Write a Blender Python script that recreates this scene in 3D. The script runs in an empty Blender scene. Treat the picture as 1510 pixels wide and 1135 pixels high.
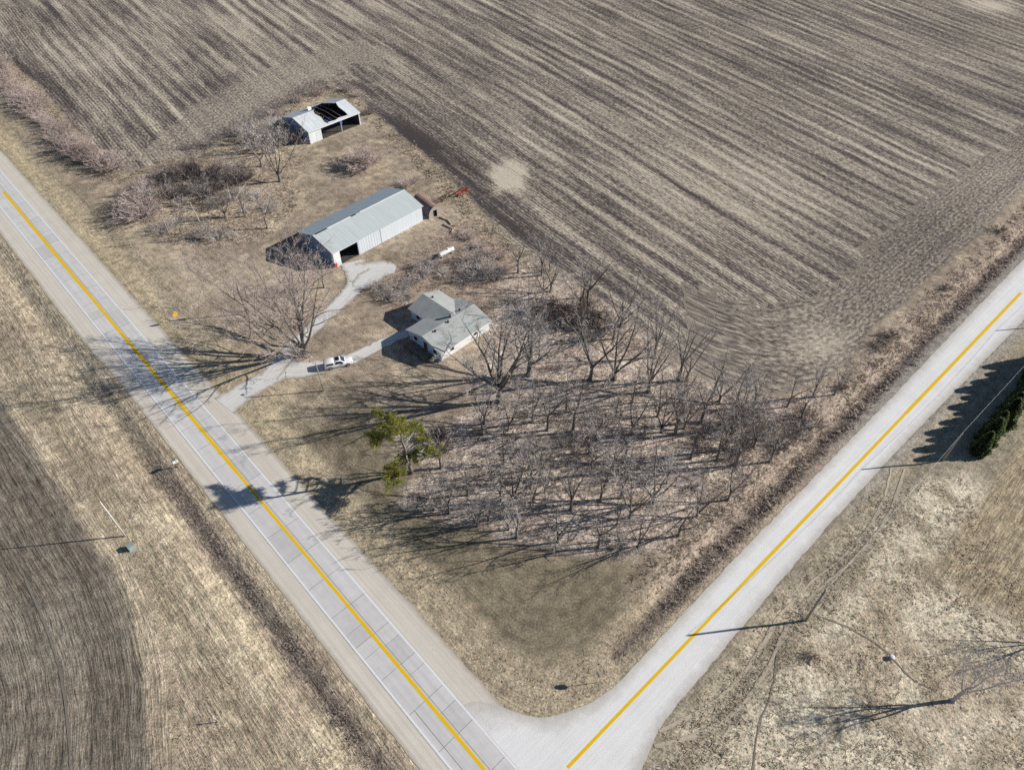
import bpy, math, random
import numpy as np
from mathutils import Vector, Matrix

scene = bpy.context.scene
COL = scene.collection
PI = math.pi
rnd = random.Random(11)

# ---------------------------------------------------------------- camera
CAM_H = 95.0; PITCH = math.radians(45.5); FPX = 1007.0
cam_d = bpy.data.cameras.new('camera'); cam = bpy.data.objects.new('camera', cam_d); COL.objects.link(cam)
cam.location = (0, 0, CAM_H); cam.rotation_euler = (PI / 2 - PITCH, 0, 0)
cam_d.sensor_width = 36.0; cam_d.lens = 36.0 * FPX / 1510.0
cam_d.clip_start = 0.5; cam_d.clip_end = 8000
scene.camera = cam

def spot(px, py, z=0.0):
    """survey: photo point -> place in the world at height z"""
    dx = (px - 755.0) / FPX; dy = (py - 567.5) / FPX
    d = (dx, math.cos(PITCH) - dy * math.sin(PITCH), -math.sin(PITCH) - dy * math.cos(PITCH))
    t = (z - CAM_H) / d[2]
    return Vector((d[0] * t, d[1] * t, z))
def spots(pts): return [tuple(spot(*p)[:2]) for p in pts]

# ---------------------------------------------------------------- light
SUN_EL, SUN_AZ = 26.5, 7.5        # azimuth: degrees from +x towards +y
sd_ = Vector((math.cos(math.radians(SUN_EL)) * math.cos(math.radians(SUN_AZ)),
              math.cos(math.radians(SUN_EL)) * math.sin(math.radians(SUN_AZ)), math.sin(math.radians(SUN_EL))))
sun_d = bpy.data.lights.new('sun', 'SUN'); sun = bpy.data.objects.new('sun', sun_d); COL.objects.link(sun)
sun_d.energy = 5.0; sun_d.angle = math.radians(0.5); sun_d.color = (1.0, 0.965, 0.91)
sun.rotation_euler = sd_.to_track_quat('Z', 'Y').to_euler(); sun.location = (60, 60, 120)
w = bpy.data.worlds.new('World'); scene.world = w; w.use_nodes = True
wn = w.node_tree; bg = wn.nodes['Background']
sky = wn.nodes.new('ShaderNodeTexSky'); sky.sky_type = 'NISHITA'; sky.sun_disc = False
sky.ozone_density = 4.0; sky.dust_density = 0.4
sky.sun_elevation = math.radians(SUN_EL); sky.sun_rotation = math.radians(90 - SUN_AZ)
wn.links.new(sky.outputs[0], bg.inputs[0]); bg.inputs[1].default_value = 0.058
scene.view_settings.view_transform = 'Standard'; scene.view_settings.look = 'None'
scene.view_settings.exposure = 0; scene.view_settings.gamma = 1
scene.render.engine = 'CYCLES'
scene.cycles.max_bounces = 4; scene.cycles.diffuse_bounces = 2; scene.cycles.use_denoising = False

# ---------------------------------------------------------------- node helper
class NG:
    def __init__(s, name, rough=0.9, spec=0.2, metal=0.0):
        s.m = bpy.data.materials.new(name); s.m.use_nodes = True; s.t = s.m.node_tree
        s.b = s.t.nodes['Principled BSDF']
        s.b.inputs['Roughness'].default_value = rough; s.b.inputs['Metallic'].default_value = metal
        s.b.inputs['Specular IOR Level'].default_value = spec
    def set(s, sock, v):
        if isinstance(v, bpy.types.NodeSocket): s.t.links.new(v, sock)
        elif v is not None:
            if isinstance(v, (tuple, list)) and len(v) == 3 and sock.type == 'RGBA': v = (*v, 1)
            sock.default_value = v
    def math(s, op, a, b=None, c=None, clamp=False):
        n = s.t.nodes.new('ShaderNodeMath'); n.operation = op; n.use_clamp = clamp
        s.set(n.inputs[0], a)
        if b is not None: s.set(n.inputs[1], b)
        if c is not None: s.set(n.inputs[2], c)
        return n.outputs[0]
    def mix(s, f, a, b, mode='MIX'):
        n = s.t.nodes.new('ShaderNodeMix'); n.data_type = 'RGBA'; n.blend_type = mode
        s.set(n.inputs[0], f); s.set(n.inputs[6], a); s.set(n.inputs[7], b); return n.outputs[2]
    def noise(s, vec, scale, detail=3.0, rough=0.6):
        n = s.t.nodes.new('ShaderNodeTexNoise'); s.set(n.inputs['Vector'], vec)
        n.inputs['Scale'].default_value = scale; n.inputs['Detail'].default_value = detail
        n.inputs['Roughness'].default_value = rough; return n.outputs[0]
    def ramp(s, f, stops):
        n = s.t.nodes.new('ShaderNodeValToRGB'); s.set(n.inputs[0], f); e = n.color_ramp.elements
        while len(e) < len(stops): e.new(0.5)
        for k, (p, c) in enumerate(stops):
            e[k].position = p; e[k].color = (*c, 1) if isinstance(c, (tuple, list)) else (c, c, c, 1)
        return n.outputs[0]
    def rng(s, f, a, b, c, d):
        n = s.t.nodes.new('ShaderNodeMapRange'); s.set(n.inputs[0], f)
        for k, v in enumerate((a, b, c, d)): n.inputs[k + 1].default_value = v
        return n.outputs[0]
    def attr(s, name):
        n = s.t.nodes.new('ShaderNodeAttribute'); n.attribute_name = name; return n.outputs
    def obj(s): return s.t.nodes.new('ShaderNodeTexCoord').outputs['Object']
    def pos(s): return s.t.nodes.new('ShaderNodeNewGeometry').outputs['Position']
    def rand(s): return s.t.nodes.new('ShaderNodeObjectInfo').outputs['Random']
    def sep(s, v):
        n = s.t.nodes.new('ShaderNodeSeparateXYZ'); s.set(n.inputs[0], v); return n.outputs
    def comb(s, x, y, z=0.0):
        n = s.t.nodes.new('ShaderNodeCombineXYZ')
        for k, v in enumerate((x, y, z)): s.set(n.inputs[k], v)
        return n.outputs[0]
    def rot(s, vec, ang, scale=(1, 1, 1)):
        n = s.t.nodes.new('ShaderNodeMapping'); s.set(n.inputs[0], vec)
        n.inputs['Rotation'].default_value = (0, 0, ang); n.inputs['Scale'].default_value = scale; return n.outputs[0]
    def bump(s, h, dist, strength=1.0):
        n = s.t.nodes.new('ShaderNodeBump'); s.set(n.inputs['Height'], h)
        n.inputs['Distance'].default_value = dist; n.inputs['Strength'].default_value = strength
        s.t.links.new(n.outputs[0], s.b.inputs['Normal'])
    def color(s, c): s.set(s.b.inputs['Base Color'], c); return s.m

def plain(name, c, var=0.25, scale=3.0, rough=0.8, spec=0.2, metal=0.0):
    g = NG(name, rough, spec, metal)
    n = g.noise(g.obj(), scale, 4)
    return g.color(g.mix(g.rng(n, 0.3, 0.7, 0, 1), tuple(x * (1 - var) for x in c), tuple(min(1, x * (1 + var)) for x in c)))

# ---------------------------------------------------------------- mesh helper
class MB:
    def __init__(s): s.v = []; s.f = []; s.mi = []; s.cur = 0; s.M = None
    def vert(s, p):
        if s.M is not None: p = s.M @ Vector(p)
        s.v.append((p[0], p[1], p[2])); return len(s.v) - 1
    def face(s, ids): s.f.append(tuple(ids)); s.mi.append(s.cur)
    def poly(s, pts): s.face([s.vert(p) for p in pts])
    def box(s, x0, x1, y0, y1, z0, z1):
        i = [s.vert(p) for p in ((x0,y0,z0),(x1,y0,z0),(x1,y1,z0),(x0,y1,z0),(x0,y0,z1),(x1,y0,z1),(x1,y1,z1),(x0,y1,z1))]
        for q in ((3,2,1,0),(4,5,6,7),(0,1,5,4),(1,2,6,5),(2,3,7,6),(3,0,4,7)): s.face([i[k] for k in q])
    def slab(s, pts, t):
        """thick sheet: polygon pts extruded down by t along its normal"""
        n = (Vector(pts[1]) - Vector(pts[0])).cross(Vector(pts[2]) - Vector(pts[0])).normalized() * t
        a = [s.vert(p) for p in pts]; b = [s.vert(Vector(p) - n) for p in pts]
        s.face(a); s.face(b[::-1])
        for k in range(len(a)): s.face((a[k], b[k], b[(k + 1) % len(a)], a[(k + 1) % len(a)]))
    def tube(s, pts, rad, n=6, cap=True):
        pts = [Vector(p) for p in pts]; rings = []; m = len(pts)
        up = Vector((0.31, 0.77, 0.55))
        for k in range(m):
            t = (pts[min(k + 1, m - 1)] - pts[max(k - 1, 0)])
            if t.length < 1e-6: t = Vector((0, 0, 1))
            t.normalize(); a = t.cross(up)
            if a.length < 0.05: a = t.cross(Vector((1, 0, 0)))
            a.normalize(); b = t.cross(a); r = rad[k] if isinstance(rad, (list, tuple)) else rad
            rings.append([s.vert(pts[k] + a * (r * math.cos(2 * PI * j / n)) + b * (r * math.sin(2 * PI * j / n))) for j in range(n)])
        for k in range(m - 1):
            A, B = rings[k], rings[k + 1]
            for j in range(n): s.face((A[j], A[(j + 1) % n], B[(j + 1) % n], B[j]))
        if cap: s.face(rings[0][::-1]); s.face(rings[-1])
    def lathe(s, prof, n=16, axis='z'):
        rings = []
        for r, z in prof:
            ring = []
            for j in range(n):
                a = 2 * PI * j / n; p = (r * math.cos(a), r * math.sin(a), z)
                if axis == 'x': p = (z, r * math.cos(a), r * math.sin(a))
                if axis == 'y': p = (r * math.sin(a), z, r * math.cos(a))
                ring.append(s.vert(p))
            rings.append(ring)
        for k in range(len(rings) - 1):
            for j in range(n): s.face((rings[k][j], rings[k][(j + 1) % n], rings[k + 1][(j + 1) % n], rings[k + 1][j]))
        s.face(rings[0][::-1]); s.face(rings[-1])
    def mesh(s, name, mats, smooth=False):
        me = bpy.data.meshes.new(name); me.from_pydata(s.v, [], s.f)
        for m in (mats if isinstance(mats, (list, tuple)) else [mats]): me.materials.append(m)
        if s.cur or any(s.mi): me.polygons.foreach_set('material_index', s.mi)
        if smooth: me.polygons.foreach_set('use_smooth', [True] * len(s.f))
        me.update(); return me
    def build(s, name, mats, parent=None, smooth=False, loc=None, rz=0.0):
        o = bpy.data.objects.new(name, s.mesh(name, mats, smooth)); COL.objects.link(o)
        if parent: o.parent = parent
        if loc is not None: o.location = loc; o.rotation_euler = (0, 0, rz)
        return o

def tag(o, label, cat, group=None, kind=None):
    if label: o['label'] = label
    if cat: o['category'] = cat
    if group: o['group'] = group
    if kind: o['kind'] = kind
    return o
def thing(name, label, cat, loc=(0, 0, 0), rz=0.0, group=None):
    o = bpy.data.objects.new(name, None); COL.objects.link(o); o.empty_display_size = 0.5
    o.location = loc; o.rotation_euler = (0, 0, rz); return tag(o, label, cat, group)
def copy_tree(o, parent=None):
    c = o.copy(); COL.objects.link(c)
    if parent: c.parent = parent
    for ch in list(o.children): copy_tree(ch, c)
    return c
def big_mesh(name, verts, quads, mats, smooth=True):
    """numpy mesh; quads (n,k)"""
    me = bpy.data.meshes.new(name); nv = len(verts); nf, k = quads.shape
    me.vertices.add(nv); me.vertices.foreach_set('co', verts.astype(np.float32).ravel())
    me.loops.add(nf * k); me.loops.foreach_set('vertex_index', quads.astype(np.int32).ravel())
    me.polygons.add(nf); me.polygons.foreach_set('loop_start', np.arange(0, nf * k, k, dtype=np.int32))
    if smooth: me.polygons.foreach_set('use_smooth', np.ones(nf, dtype=bool))
    for m in (mats if isinstance(mats, (list, tuple)) else [mats]): me.materials.append(m)
    me.update(calc_edges=True); return me
def fattr(me, name, arr):
    if arr.ndim == 2 and arr.shape[1] == 3:
        a = me.attributes.new(name, 'FLOAT_VECTOR', 'POINT'); a.data.foreach_set('vector', arr.astype(np.float32).ravel())
    else:
        a = me.attributes.new(name, 'FLOAT', 'POINT'); a.data.foreach_set('value', arr.astype(np.float32).ravel())

# ---------------------------------------------------------------- frames of the two roads
A0 = np.array([-137.33, 166.39]); AT = np.array([0.68928, -0.72450]); AN = np.array([0.72450, 0.68928])
B0 = np.array([6.8185, 25.780]);  BT = np.array([0.74404, 0.66814]);  BN = np.array([-0.66814, 0.74404])
def fA(X, Y): return (X - A0[0]) * AT[0] + (Y - A0[1]) * AT[1], (X - A0[0]) * AN[0] + (Y - A0[1]) * AN[1]
def fB(X, Y): return (X - B0[0]) * BT[0] + (Y - B0[1]) * BT[1], (X - B0[0]) * BN[0] + (Y - B0[1]) * BN[1]
def PA(s, o): return A0 + AT * s + AN * o
def PB(s, o): return B0 + BT * s + BN * o
BL = ([-12, -1.5, -1.2, 1.7, 7.8, 12, 40, 90, 150, 260, 2000], [17.5, 13.5, 10.2, 6.1, 3.4, 2.75, 3.35, 3.75, 4.6, 5.0, 5.0])
BR = ([-12, -4, 0, 6.9, 8.2, 11, 13, 30, 50, 80, 130, 260, 2000], [-16, -11, -8.6, -6.5, -6.0, -5.2, -4.6, -4.0, -3.3, -3.2, -4.1, -4.4, -4.4])

def _soften(T):
    s = np.arange(-12, 60.1, 0.5); v = np.interp(s, *T); k = np.exp(-(np.arange(-9, 10) / 4.0) ** 2); k /= k.sum()
    v = np.convolve(np.pad(v, 9, 'edge'), k, 'valid'); m = [i for i, x in enumerate(T[0]) if x > 60]
    return (list(s) + [T[0][i] for i in m], list(v) + [T[1][i] for i in m])
BL = _soften(BL); BR = _soften(BR)
def sstep(a, b, x): t = np.clip((x - a) / (b - a), 0, 1); return t * t * (3 - 2 * t)
_lat = {}
def vnoise(X, Y, scale, seed):
    if seed not in _lat: _lat[seed] = np.random.RandomState(seed).rand(256, 256)
    L = _lat[seed]; x = X / scale + 1000; y = Y / scale + 1000
    xi = np.floor(x).astype(int); yi = np.floor(y).astype(int); fx = x - xi; fy = y - yi
    fx = fx * fx * (3 - 2 * fx); fy = fy * fy * (3 - 2 * fy)
    g = lambda a, b: L[a % 256, b % 256]
    return (g(xi, yi) * (1 - fx) + g(xi + 1, yi) * fx) * (1 - fy) + (g(xi, yi + 1) * (1 - fx) + g(xi + 1, yi + 1) * fx) * fy
def fbm(X, Y, scale, seed, o=4):
    r = 0; a = 1; t = 0
    for k in range(o): r = r + a * vnoise(X, Y, scale / 2 ** k, seed + k); t += a; a *= 0.55
    return r / t
def sdist(X, Y, P):
    """signed distance to polygon, positive inside"""
    P = np.array(P); d = np.full(X.shape, 1e9); ins = np.zeros(X.shape, bool)
    for k in range(len(P)):
        a = P[k]; b = P[(k + 1) % len(P)]; e = b - a
        t = np.clip(((X - a[0]) * e[0] + (Y - a[1]) * e[1]) / (e @ e), 0, 1)
        d = np.minimum(d, (X - a[0] - e[0] * t) ** 2 + (Y - a[1] - e[1] * t) ** 2)
        if abs(e[1]) > 1e-9:
            c = ((a[1] > Y) != (b[1] > Y)) & (X < e[0] * (Y - a[1]) / e[1] + a[0]); ins ^= c
    d = np.sqrt(d); return np.where(ins, d, -d)
def smin(a, b, k):
    h = np.clip(0.5 + 0.5 * (b - a) / k, 0, 1); return b * (1 - h) + a * h - k * h * (1 - h)

# ---------------------------------------------------------------- regions of the ground
_f = spots([(0, 80), (30, 105), (60, 130), (110, 190), (150, 238), (185, 256), (215, 248), (300, 222), (370, 186), (420, 160),
            (470, 128), (520, 133), (548, 165), (580, 192), (640, 240), (700, 302), (745, 350), (790, 382), (860, 422), (930, 470),
            (980, 512), (1030, 556), (1090, 578), (1160, 580), (1225, 556), (1290, 490), (1350, 428), (1420, 366), (1510, 282)])
POLY_FIELD = [tuple(np.array(_f[0]) + np.array([-AT[0], -AT[1]]) * 3000)] + _f + \
             [tuple(np.array(_f[-1]) + BT * 3000), tuple(np.array(_f[0]) + BT * 3000 - AT * 3000)]
POLY_GROVE = spots([(585, 745), (612, 700), (640, 650), (665, 618), (715, 585), (705, 540), (712, 500), (735, 430), (760, 380), (800, 385),
                    (860, 425), (930, 473), (1030, 560), (1090, 582), (1160, 584), (1225, 570), (1195, 640), (1130, 700), (1060, 775),
                    (1000, 800), (940, 812), (870, 812), (800, 800), (740, 795), (680, 775), (630, 745)])
POLY_THICKET = spots([(193, 270), (215, 255), (300, 228), (370, 195), (425, 205), (445, 235), (440, 290), (418, 335), (380, 355),
                      (300, 368), (245, 358), (215, 325)])
POLY_BRUSH = spots([(545, 420), (590, 395), (640, 350), (665, 325), (700, 325), (760, 375), (735, 430), (715, 480), (660, 420), (610, 445), (575, 450)])
POLY_MEADOW = spots([(960, 1135), (1000, 1080), (1120, 940), (1215, 840), (1300, 735), (1340, 715), (1430, 690), (1470, 735), (1520, 790), (1700, 850), (1700, 1300), (960, 1300)])
POLY_WESTFIELD = spots([(-300, 560), (0, 585), (30, 630), (75, 700), (120, 770), (165, 835), (200, 920), (218, 1000), (222, 1135), (215, 1400), (-300, 1400)])
POLY_CORNER = spots([(430, 640), (540, 590), (600, 700), (630, 745), (740, 797), (870, 815), (960, 825), (1010, 850), (960, 930), (880, 990), (820, 1010),
                     (740, 985), (680, 930), (600, 840), (500, 730)])

def height(X, Y):
    sa, oa = fA(X, Y); sb, ob = fB(X, Y)
    bl = np.interp(sb, *BL); br = np.interp(sb, *BR)
    near = sstep(12, 30, sb)
    z = -0.75 * np.exp(-((oa + 10.8) / 2.3) ** 2) * sstep(230, 150, sa)
    z = z - 0.35 * np.exp(-((oa - 12.0) / 2.5) ** 2) * sstep(180, 150, sa) * np.where((sa > 85) & (sa < 122), 0.0, 1.0)
    z = z - 0.9 * np.exp(-((ob - bl - 4.0) / 1.8) ** 2) * near - 0.3 * np.exp(-((ob - br + 3.5) / 1.8) ** 2) * near
    rough = 0.10 * (fbm(X, Y, 6.0, 5, 3) - 0.5)
    z = z + rough
    da = np.abs(oa) - 7.2; db = np.maximum(ob - bl, br - ob); db = np.where(sb > -12, db, 1e3)
    d = np.minimum(da, db)
    return np.where(d < 1.5, -0.025 * sstep(1.0, -0.2, d) + z * sstep(-0.4, 1.5, d), z)

def srgb(c): return tuple(((x / 255) / 12.92 if x / 255 < 0.04045 else ((x / 255 + 0.055) / 1.055) ** 2.4) for x in c)
def alb(c, k=1.58):
    a = np.array(srgb(c)); return (a * 0.80 + a.mean() * 0.20) * k

def ground_attrs(X, Y):
    n = X.size; sa, oa = fA(X, Y); sb, ob = fB(X, Y)
    bl = np.interp(sb, *BL); br = np.interp(sb, *BR)
    nz = lambda sc, sd: fbm(X, Y, sc, sd)
    base = np.zeros((n, 3)); base[:] = alb((142, 125, 105))
    field = np.zeros(n); rough = np.zeros(n); streak = np.full(n, 0.4)
    u = oa.copy(); v = sa.copy(); res = np.zeros(n)
    def lay(wt, c, rg=None, sk=None):
        nonlocal rough, streak
        base[:] = base * (1 - wt[:, None]) + np.array(c)[None, :] * wt[:, None]
        if rg is not None: rough = rough * (1 - wt) + rg * wt
        if sk is not None: streak = streak * (1 - wt) + sk * wt
    def inside(P, e=1.0, wob=2.0, sc=5.0, sd=31):
        P = np.array(P); lo = P.min(0) - 8; hi = P.max(0) + 8
        m = (X > lo[0]) & (X < hi[0]) & (Y > lo[1]) & (Y < hi[1]); r = np.full(n, -50.0)
        r[m] = sdist(X[m], Y[m], P)
        return sstep(-e, e, r + wob * (nz(sc, sd) - 0.5) * 2), r
    # yard mottling
    lay(sstep(0.42, 0.64, nz(14, 41)) * 0.55, alb((168, 151, 127)))
    lay(sstep(0.48, 0.66, nz(9, 45)) * 0.55, alb((112, 100, 82)))
    lay(sstep(0.55, 0.7, nz(4, 47)) * 0.6, alb((176, 157, 128)))
    # verge along the highway, farm side
    wv = sstep(20, 8, oa + 5 * (nz(9, 51) - 0.5)) * (oa > 0)
    lay(wv * 0.8, alb((160, 144, 110)), 0.15, 0.6)
    # west side of the highway
    ww = sstep(-5, -6.5, oa)
    lay(ww, alb((174, 157, 128)), 0.35, 0.9)
    lay(ww * sstep(0.45, 0.65, nz(12, 53)) * 0.7, alb((148, 130, 108)), 0.3)
    dk = ww * np.exp(-((oa + 9.4 + 1.2 * (nz(8, 57) - .5)) / 1.5) ** 2) * sstep(112, 125, sa)
    lay(dk * 0.8, alb((118, 102, 92)), 0.3, 1.1)
    lay(ww * np.exp(-((oa + 19) / 2.0) ** 2) * 0.45, alb((118, 106, 80)))
    lay(ww * sstep(100, 60, sa) * sstep(-9, -13, oa) * 0.45, alb((140, 124, 104)), 0.4, 1.2)
    wf, dw = inside(POLY_WESTFIELD, 0.8, 1.2, 6, 59)
    lay(wf, alb((118, 107, 92)), 0.1, 1.0)
    lay(wf * sstep(0.42, 0.62, nz(11, 61)) * 0.5, alb((132, 122, 106)))
    lay(wf * np.exp(-((dw - 4) / 3.0) ** 2) * 0.55, alb((92, 82, 70)), None, 1.0)
    lay(wf * np.exp(-((dw - 11.5) / 1.0) ** 2) * 0.4, alb((90, 80, 66)))
    u = np.where(dw > -3, dw, u); v = np.where(dw > -3, Y, v)
    # corner lawn
    wc, dc = inside(POLY_CORNER, 2.5, 3, 7, 63)
    lay(wc, alb((120, 108, 86)), 0.0, 0.32)
    lay(wc * sstep(0.5, 0.68, nz(8, 67)) * 0.6, alb((110, 99, 78)))
    cu = smin(oa - 7, ob - bl, 10.0)
    cm = (sb < 60) & (sb > -2) & (oa > 5) & (ob > 0)
    u = np.where(cm, cu, u); v = np.where(cm, sa - sb, v)
    rim = cm * sstep(7.5, 4.5, cu + 2 * (nz(4, 69) - .5))
    lay(rim * 0.8, alb((160, 144, 116)), 0.5, 0.3)
    # south east of the gravel road
    we = sstep(0.5, -0.5, ob - br) * (sb > 0)
    lay(we, alb((140, 128, 106)), 0.25, 0.3)
    u = np.where(we > 0.5, ob, u); v = np.where(we > 0.5, sb, v)
    wm, _ = inside(POLY_MEADOW, 2.0, 2.5, 6, 71)
    lay(wm * we, alb((190, 176, 149)), 0.6, 0.1)
    lay(wm * we * sstep(0.48, 0.66, nz(9, 73)) * 0.6, alb((150, 131, 104)), 0.7)
    lay(wm * we * sstep(0.55, 0.68, nz(3.5, 77)) * 0.5, alb((118, 102, 78)))
    tr = np.exp(-((ob + 9.5) / 2.4) ** 2) * we * sstep(75, 50, sb)
    lay(tr * 0.7, alb((134, 120, 98)), 0.2, 0.7)
    wl = sstep(-16, -19, ob) * sstep(58, 64, sb + 4 * (nz(6, 79) - .5)) * we
    lay(wl, alb((150, 133, 104)), 0.05, 0.9)
    # grove, thickets, brush
    wg, dg = inside(POLY_GROVE, 1.2, 2.0, 4, 81)
    lay(wg, alb((176, 158, 142)), 0.7, 0.0)
    lay(wg * sstep(0.45, 0.62, nz(5, 83)) * 0.7, alb((196, 178, 156)))
    lay(wg * sstep(0.54, 0.68, nz(6, 87)) * 0.5, alb((138, 118, 104)))
    wt, _ = inside(POLY_THICKET, 1.0, 2.0, 4, 91)
    lay(wt, alb((158, 140, 118)), 0.9, 0.0)
    lay(wt * sstep(0.5, 0.65, nz(5, 93)) * 0.8, alb((182, 164, 134)))
    wb, _ = inside(POLY_BRUSH, 1.5, 2.5, 4, 95)
    lay(wb * 0.8, alb((150, 130, 112)), 0.6, 0.0)
    # weedy ditch north west of the gravel road
    hb = sb > 15
    lay(hb * sstep(-0.2, 1.2, ob - bl) * sstep(11, 6, ob - bl + 7 * (nz(6, 97) - .5)) * sstep(18, 40, sb), alb((156, 138, 120)), 0.7, 0.15)
    lay(hb * np.exp(-((ob - bl - 2.4) / 1.3) ** 2) * 0.8 * sstep(0.25, 0.5, nz(4, 99)), alb((98, 84, 76)), 0.9)
    lay(sstep(60, 90, sb) * np.exp(-((ob - bl - 0.8) / 1.0) ** 2) * 0.8, alb((140, 134, 126)), 0.3)
    lay(sstep(50, 80, sb) * np.exp(-((br - ob - 0.8) / 1.0) ** 2) * 0.7, alb((146, 140, 130)), 0.3)
    # bare dirt around the shoulders
    lay(np.exp(-((np.abs(oa) - 7.0) / 0.8) ** 2) * 0.4 * (sb > -30), alb((150, 134, 108)))
    # field
    f, df = inside(POLY_FIELD, 0.8, 1.4, 5, 101); far = (Y > 420) | (np.abs(X) > 300)
    field = f
    ang = np.arctan2(X - 797.0, Y + 953.0); uf = ang * 1500.0 + 2.2 * (nz(60, 103) - 0.5)
    vf = np.hypot(X - 797.0, Y + 953.0)
    g1 = np.array(spot(860, 420)[:2]); g2 = np.array(spot(1030, 556)[:2]); ge = (g2 - g1) / np.linalg.norm(g2 - g1)
    dG = -(X - g1[0]) * ge[1] + (Y - g1[1]) * ge[0]
    uh = smin(dG, ob - bl - 8, 34.0)
    hl = ((uh < 20) & (ob < 75) | (ob < 26)) & (sb > 40) & (ob - bl - dG < 30)
    hl = ((np.where(ob - bl - dG < 30, uh, 99) + 9 * (nz(12, 105) - .5) + 6 * (vnoise(X, Y, 1.6, 115) - .5)) < 19) & (sb > 40)
    uf2 = np.where(hl, uh, uf); vf2 = np.where(hl, sb, vf)
    # turning strip between the row ends and the old shed
    P1 = np.array(spot(190, 236)[:2]); P2 = np.array(spot(275, 162)[:2]); P3 = np.array(spot(367, 112)[:2]); P4 = np.array(spot(560, 45)[:2])
    low = np.zeros(n, bool)
    for a, b in ((P1, P2), (P2, P3), (P3, P4)):
        e = b - a; t = ((X - a[0]) * e[0] + (Y - a[1]) * e[1]) / (e @ e)
        cr = e[0] * (Y - a[1]) - e[1] * (X - a[0]); low |= (t >= 0) & (t < 1.0) & (cr < 12 * (vnoise(X, Y, 2.0, 117) - .5) * np.hypot(*e) * .5) & (df > 0) & (df < 60)
    xs = X < spot(540, 150)[0]
    low &= X < spot(520, 150)[0] + 50 * (nz(14, 119) - .5) + 14 * (vnoise(X, Y, 1.8, 121) - .5)
    pass
    u = np.where(f > 0.3, uf2, u); v = np.where(f > 0.3, vf2, v)
    def blob(px, py, rx, ry, amt):
        c = spot(px, py); return amt * np.exp(-(((X - c.x) / rx) ** 2 + ((Y - c.y) / ry) ** 2) ** 2)
    wx = 6 * (nz(7, 107) - .5)
    c = spot(748, 262); res = res + 0.9 * np.exp(-(((X - c.x + wx) / 5.5) ** 2 + ((Y - c.y + wx) / 9) ** 2) ** 2)
    c = spot(1465, 8); res = res + 0.7 * np.exp(-(((X - c.x) / 10) ** 2 + ((Y - c.y) / 9) ** 2))
    res = res - 0.45 * np.exp(-((df - 5) / 5.0) ** 2) * sstep(-40, -28, X) * sstep(45, 20, X + 12 * (nz(8, 113) - .5)) * (Y > 120)
    res = res - 0.32 * np.exp(-((df - 3) / 4.0) ** 2) * (Y > 190)
    for (px, py, r, a) in ((290, 85, 14, -.2), (300, 130, 10, -.28), (1190, 60, 30, -.18), (1320, 180, 26, -.22), (700, 40, 30, -.1), (450, 20, 30, .08),
                           (1210, 510, 7, .3), (1000, 250, 30, .08), (620, 190, 20, -.12), (120, 120, 25, .05), (1430, 250, 20, .12)):
        c = spot(px, py); res = res + a * np.exp(-(((X - c.x + wx) / r) ** 2 + ((Y - c.y) / (r * 1.2)) ** 2))
    res = res + 0.10 * low - 0.03 * hl + 0.25 * (nz(35, 109) - 0.5)
    streak = np.where(low & (f > 0.5), 0.25, np.where(hl & (f > 0.5), 0.24, np.where(f > 0.5, 1.0, streak)))
    return base, np.stack([field, rough, streak], 1), np.stack([u, v, res], 1)

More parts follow.
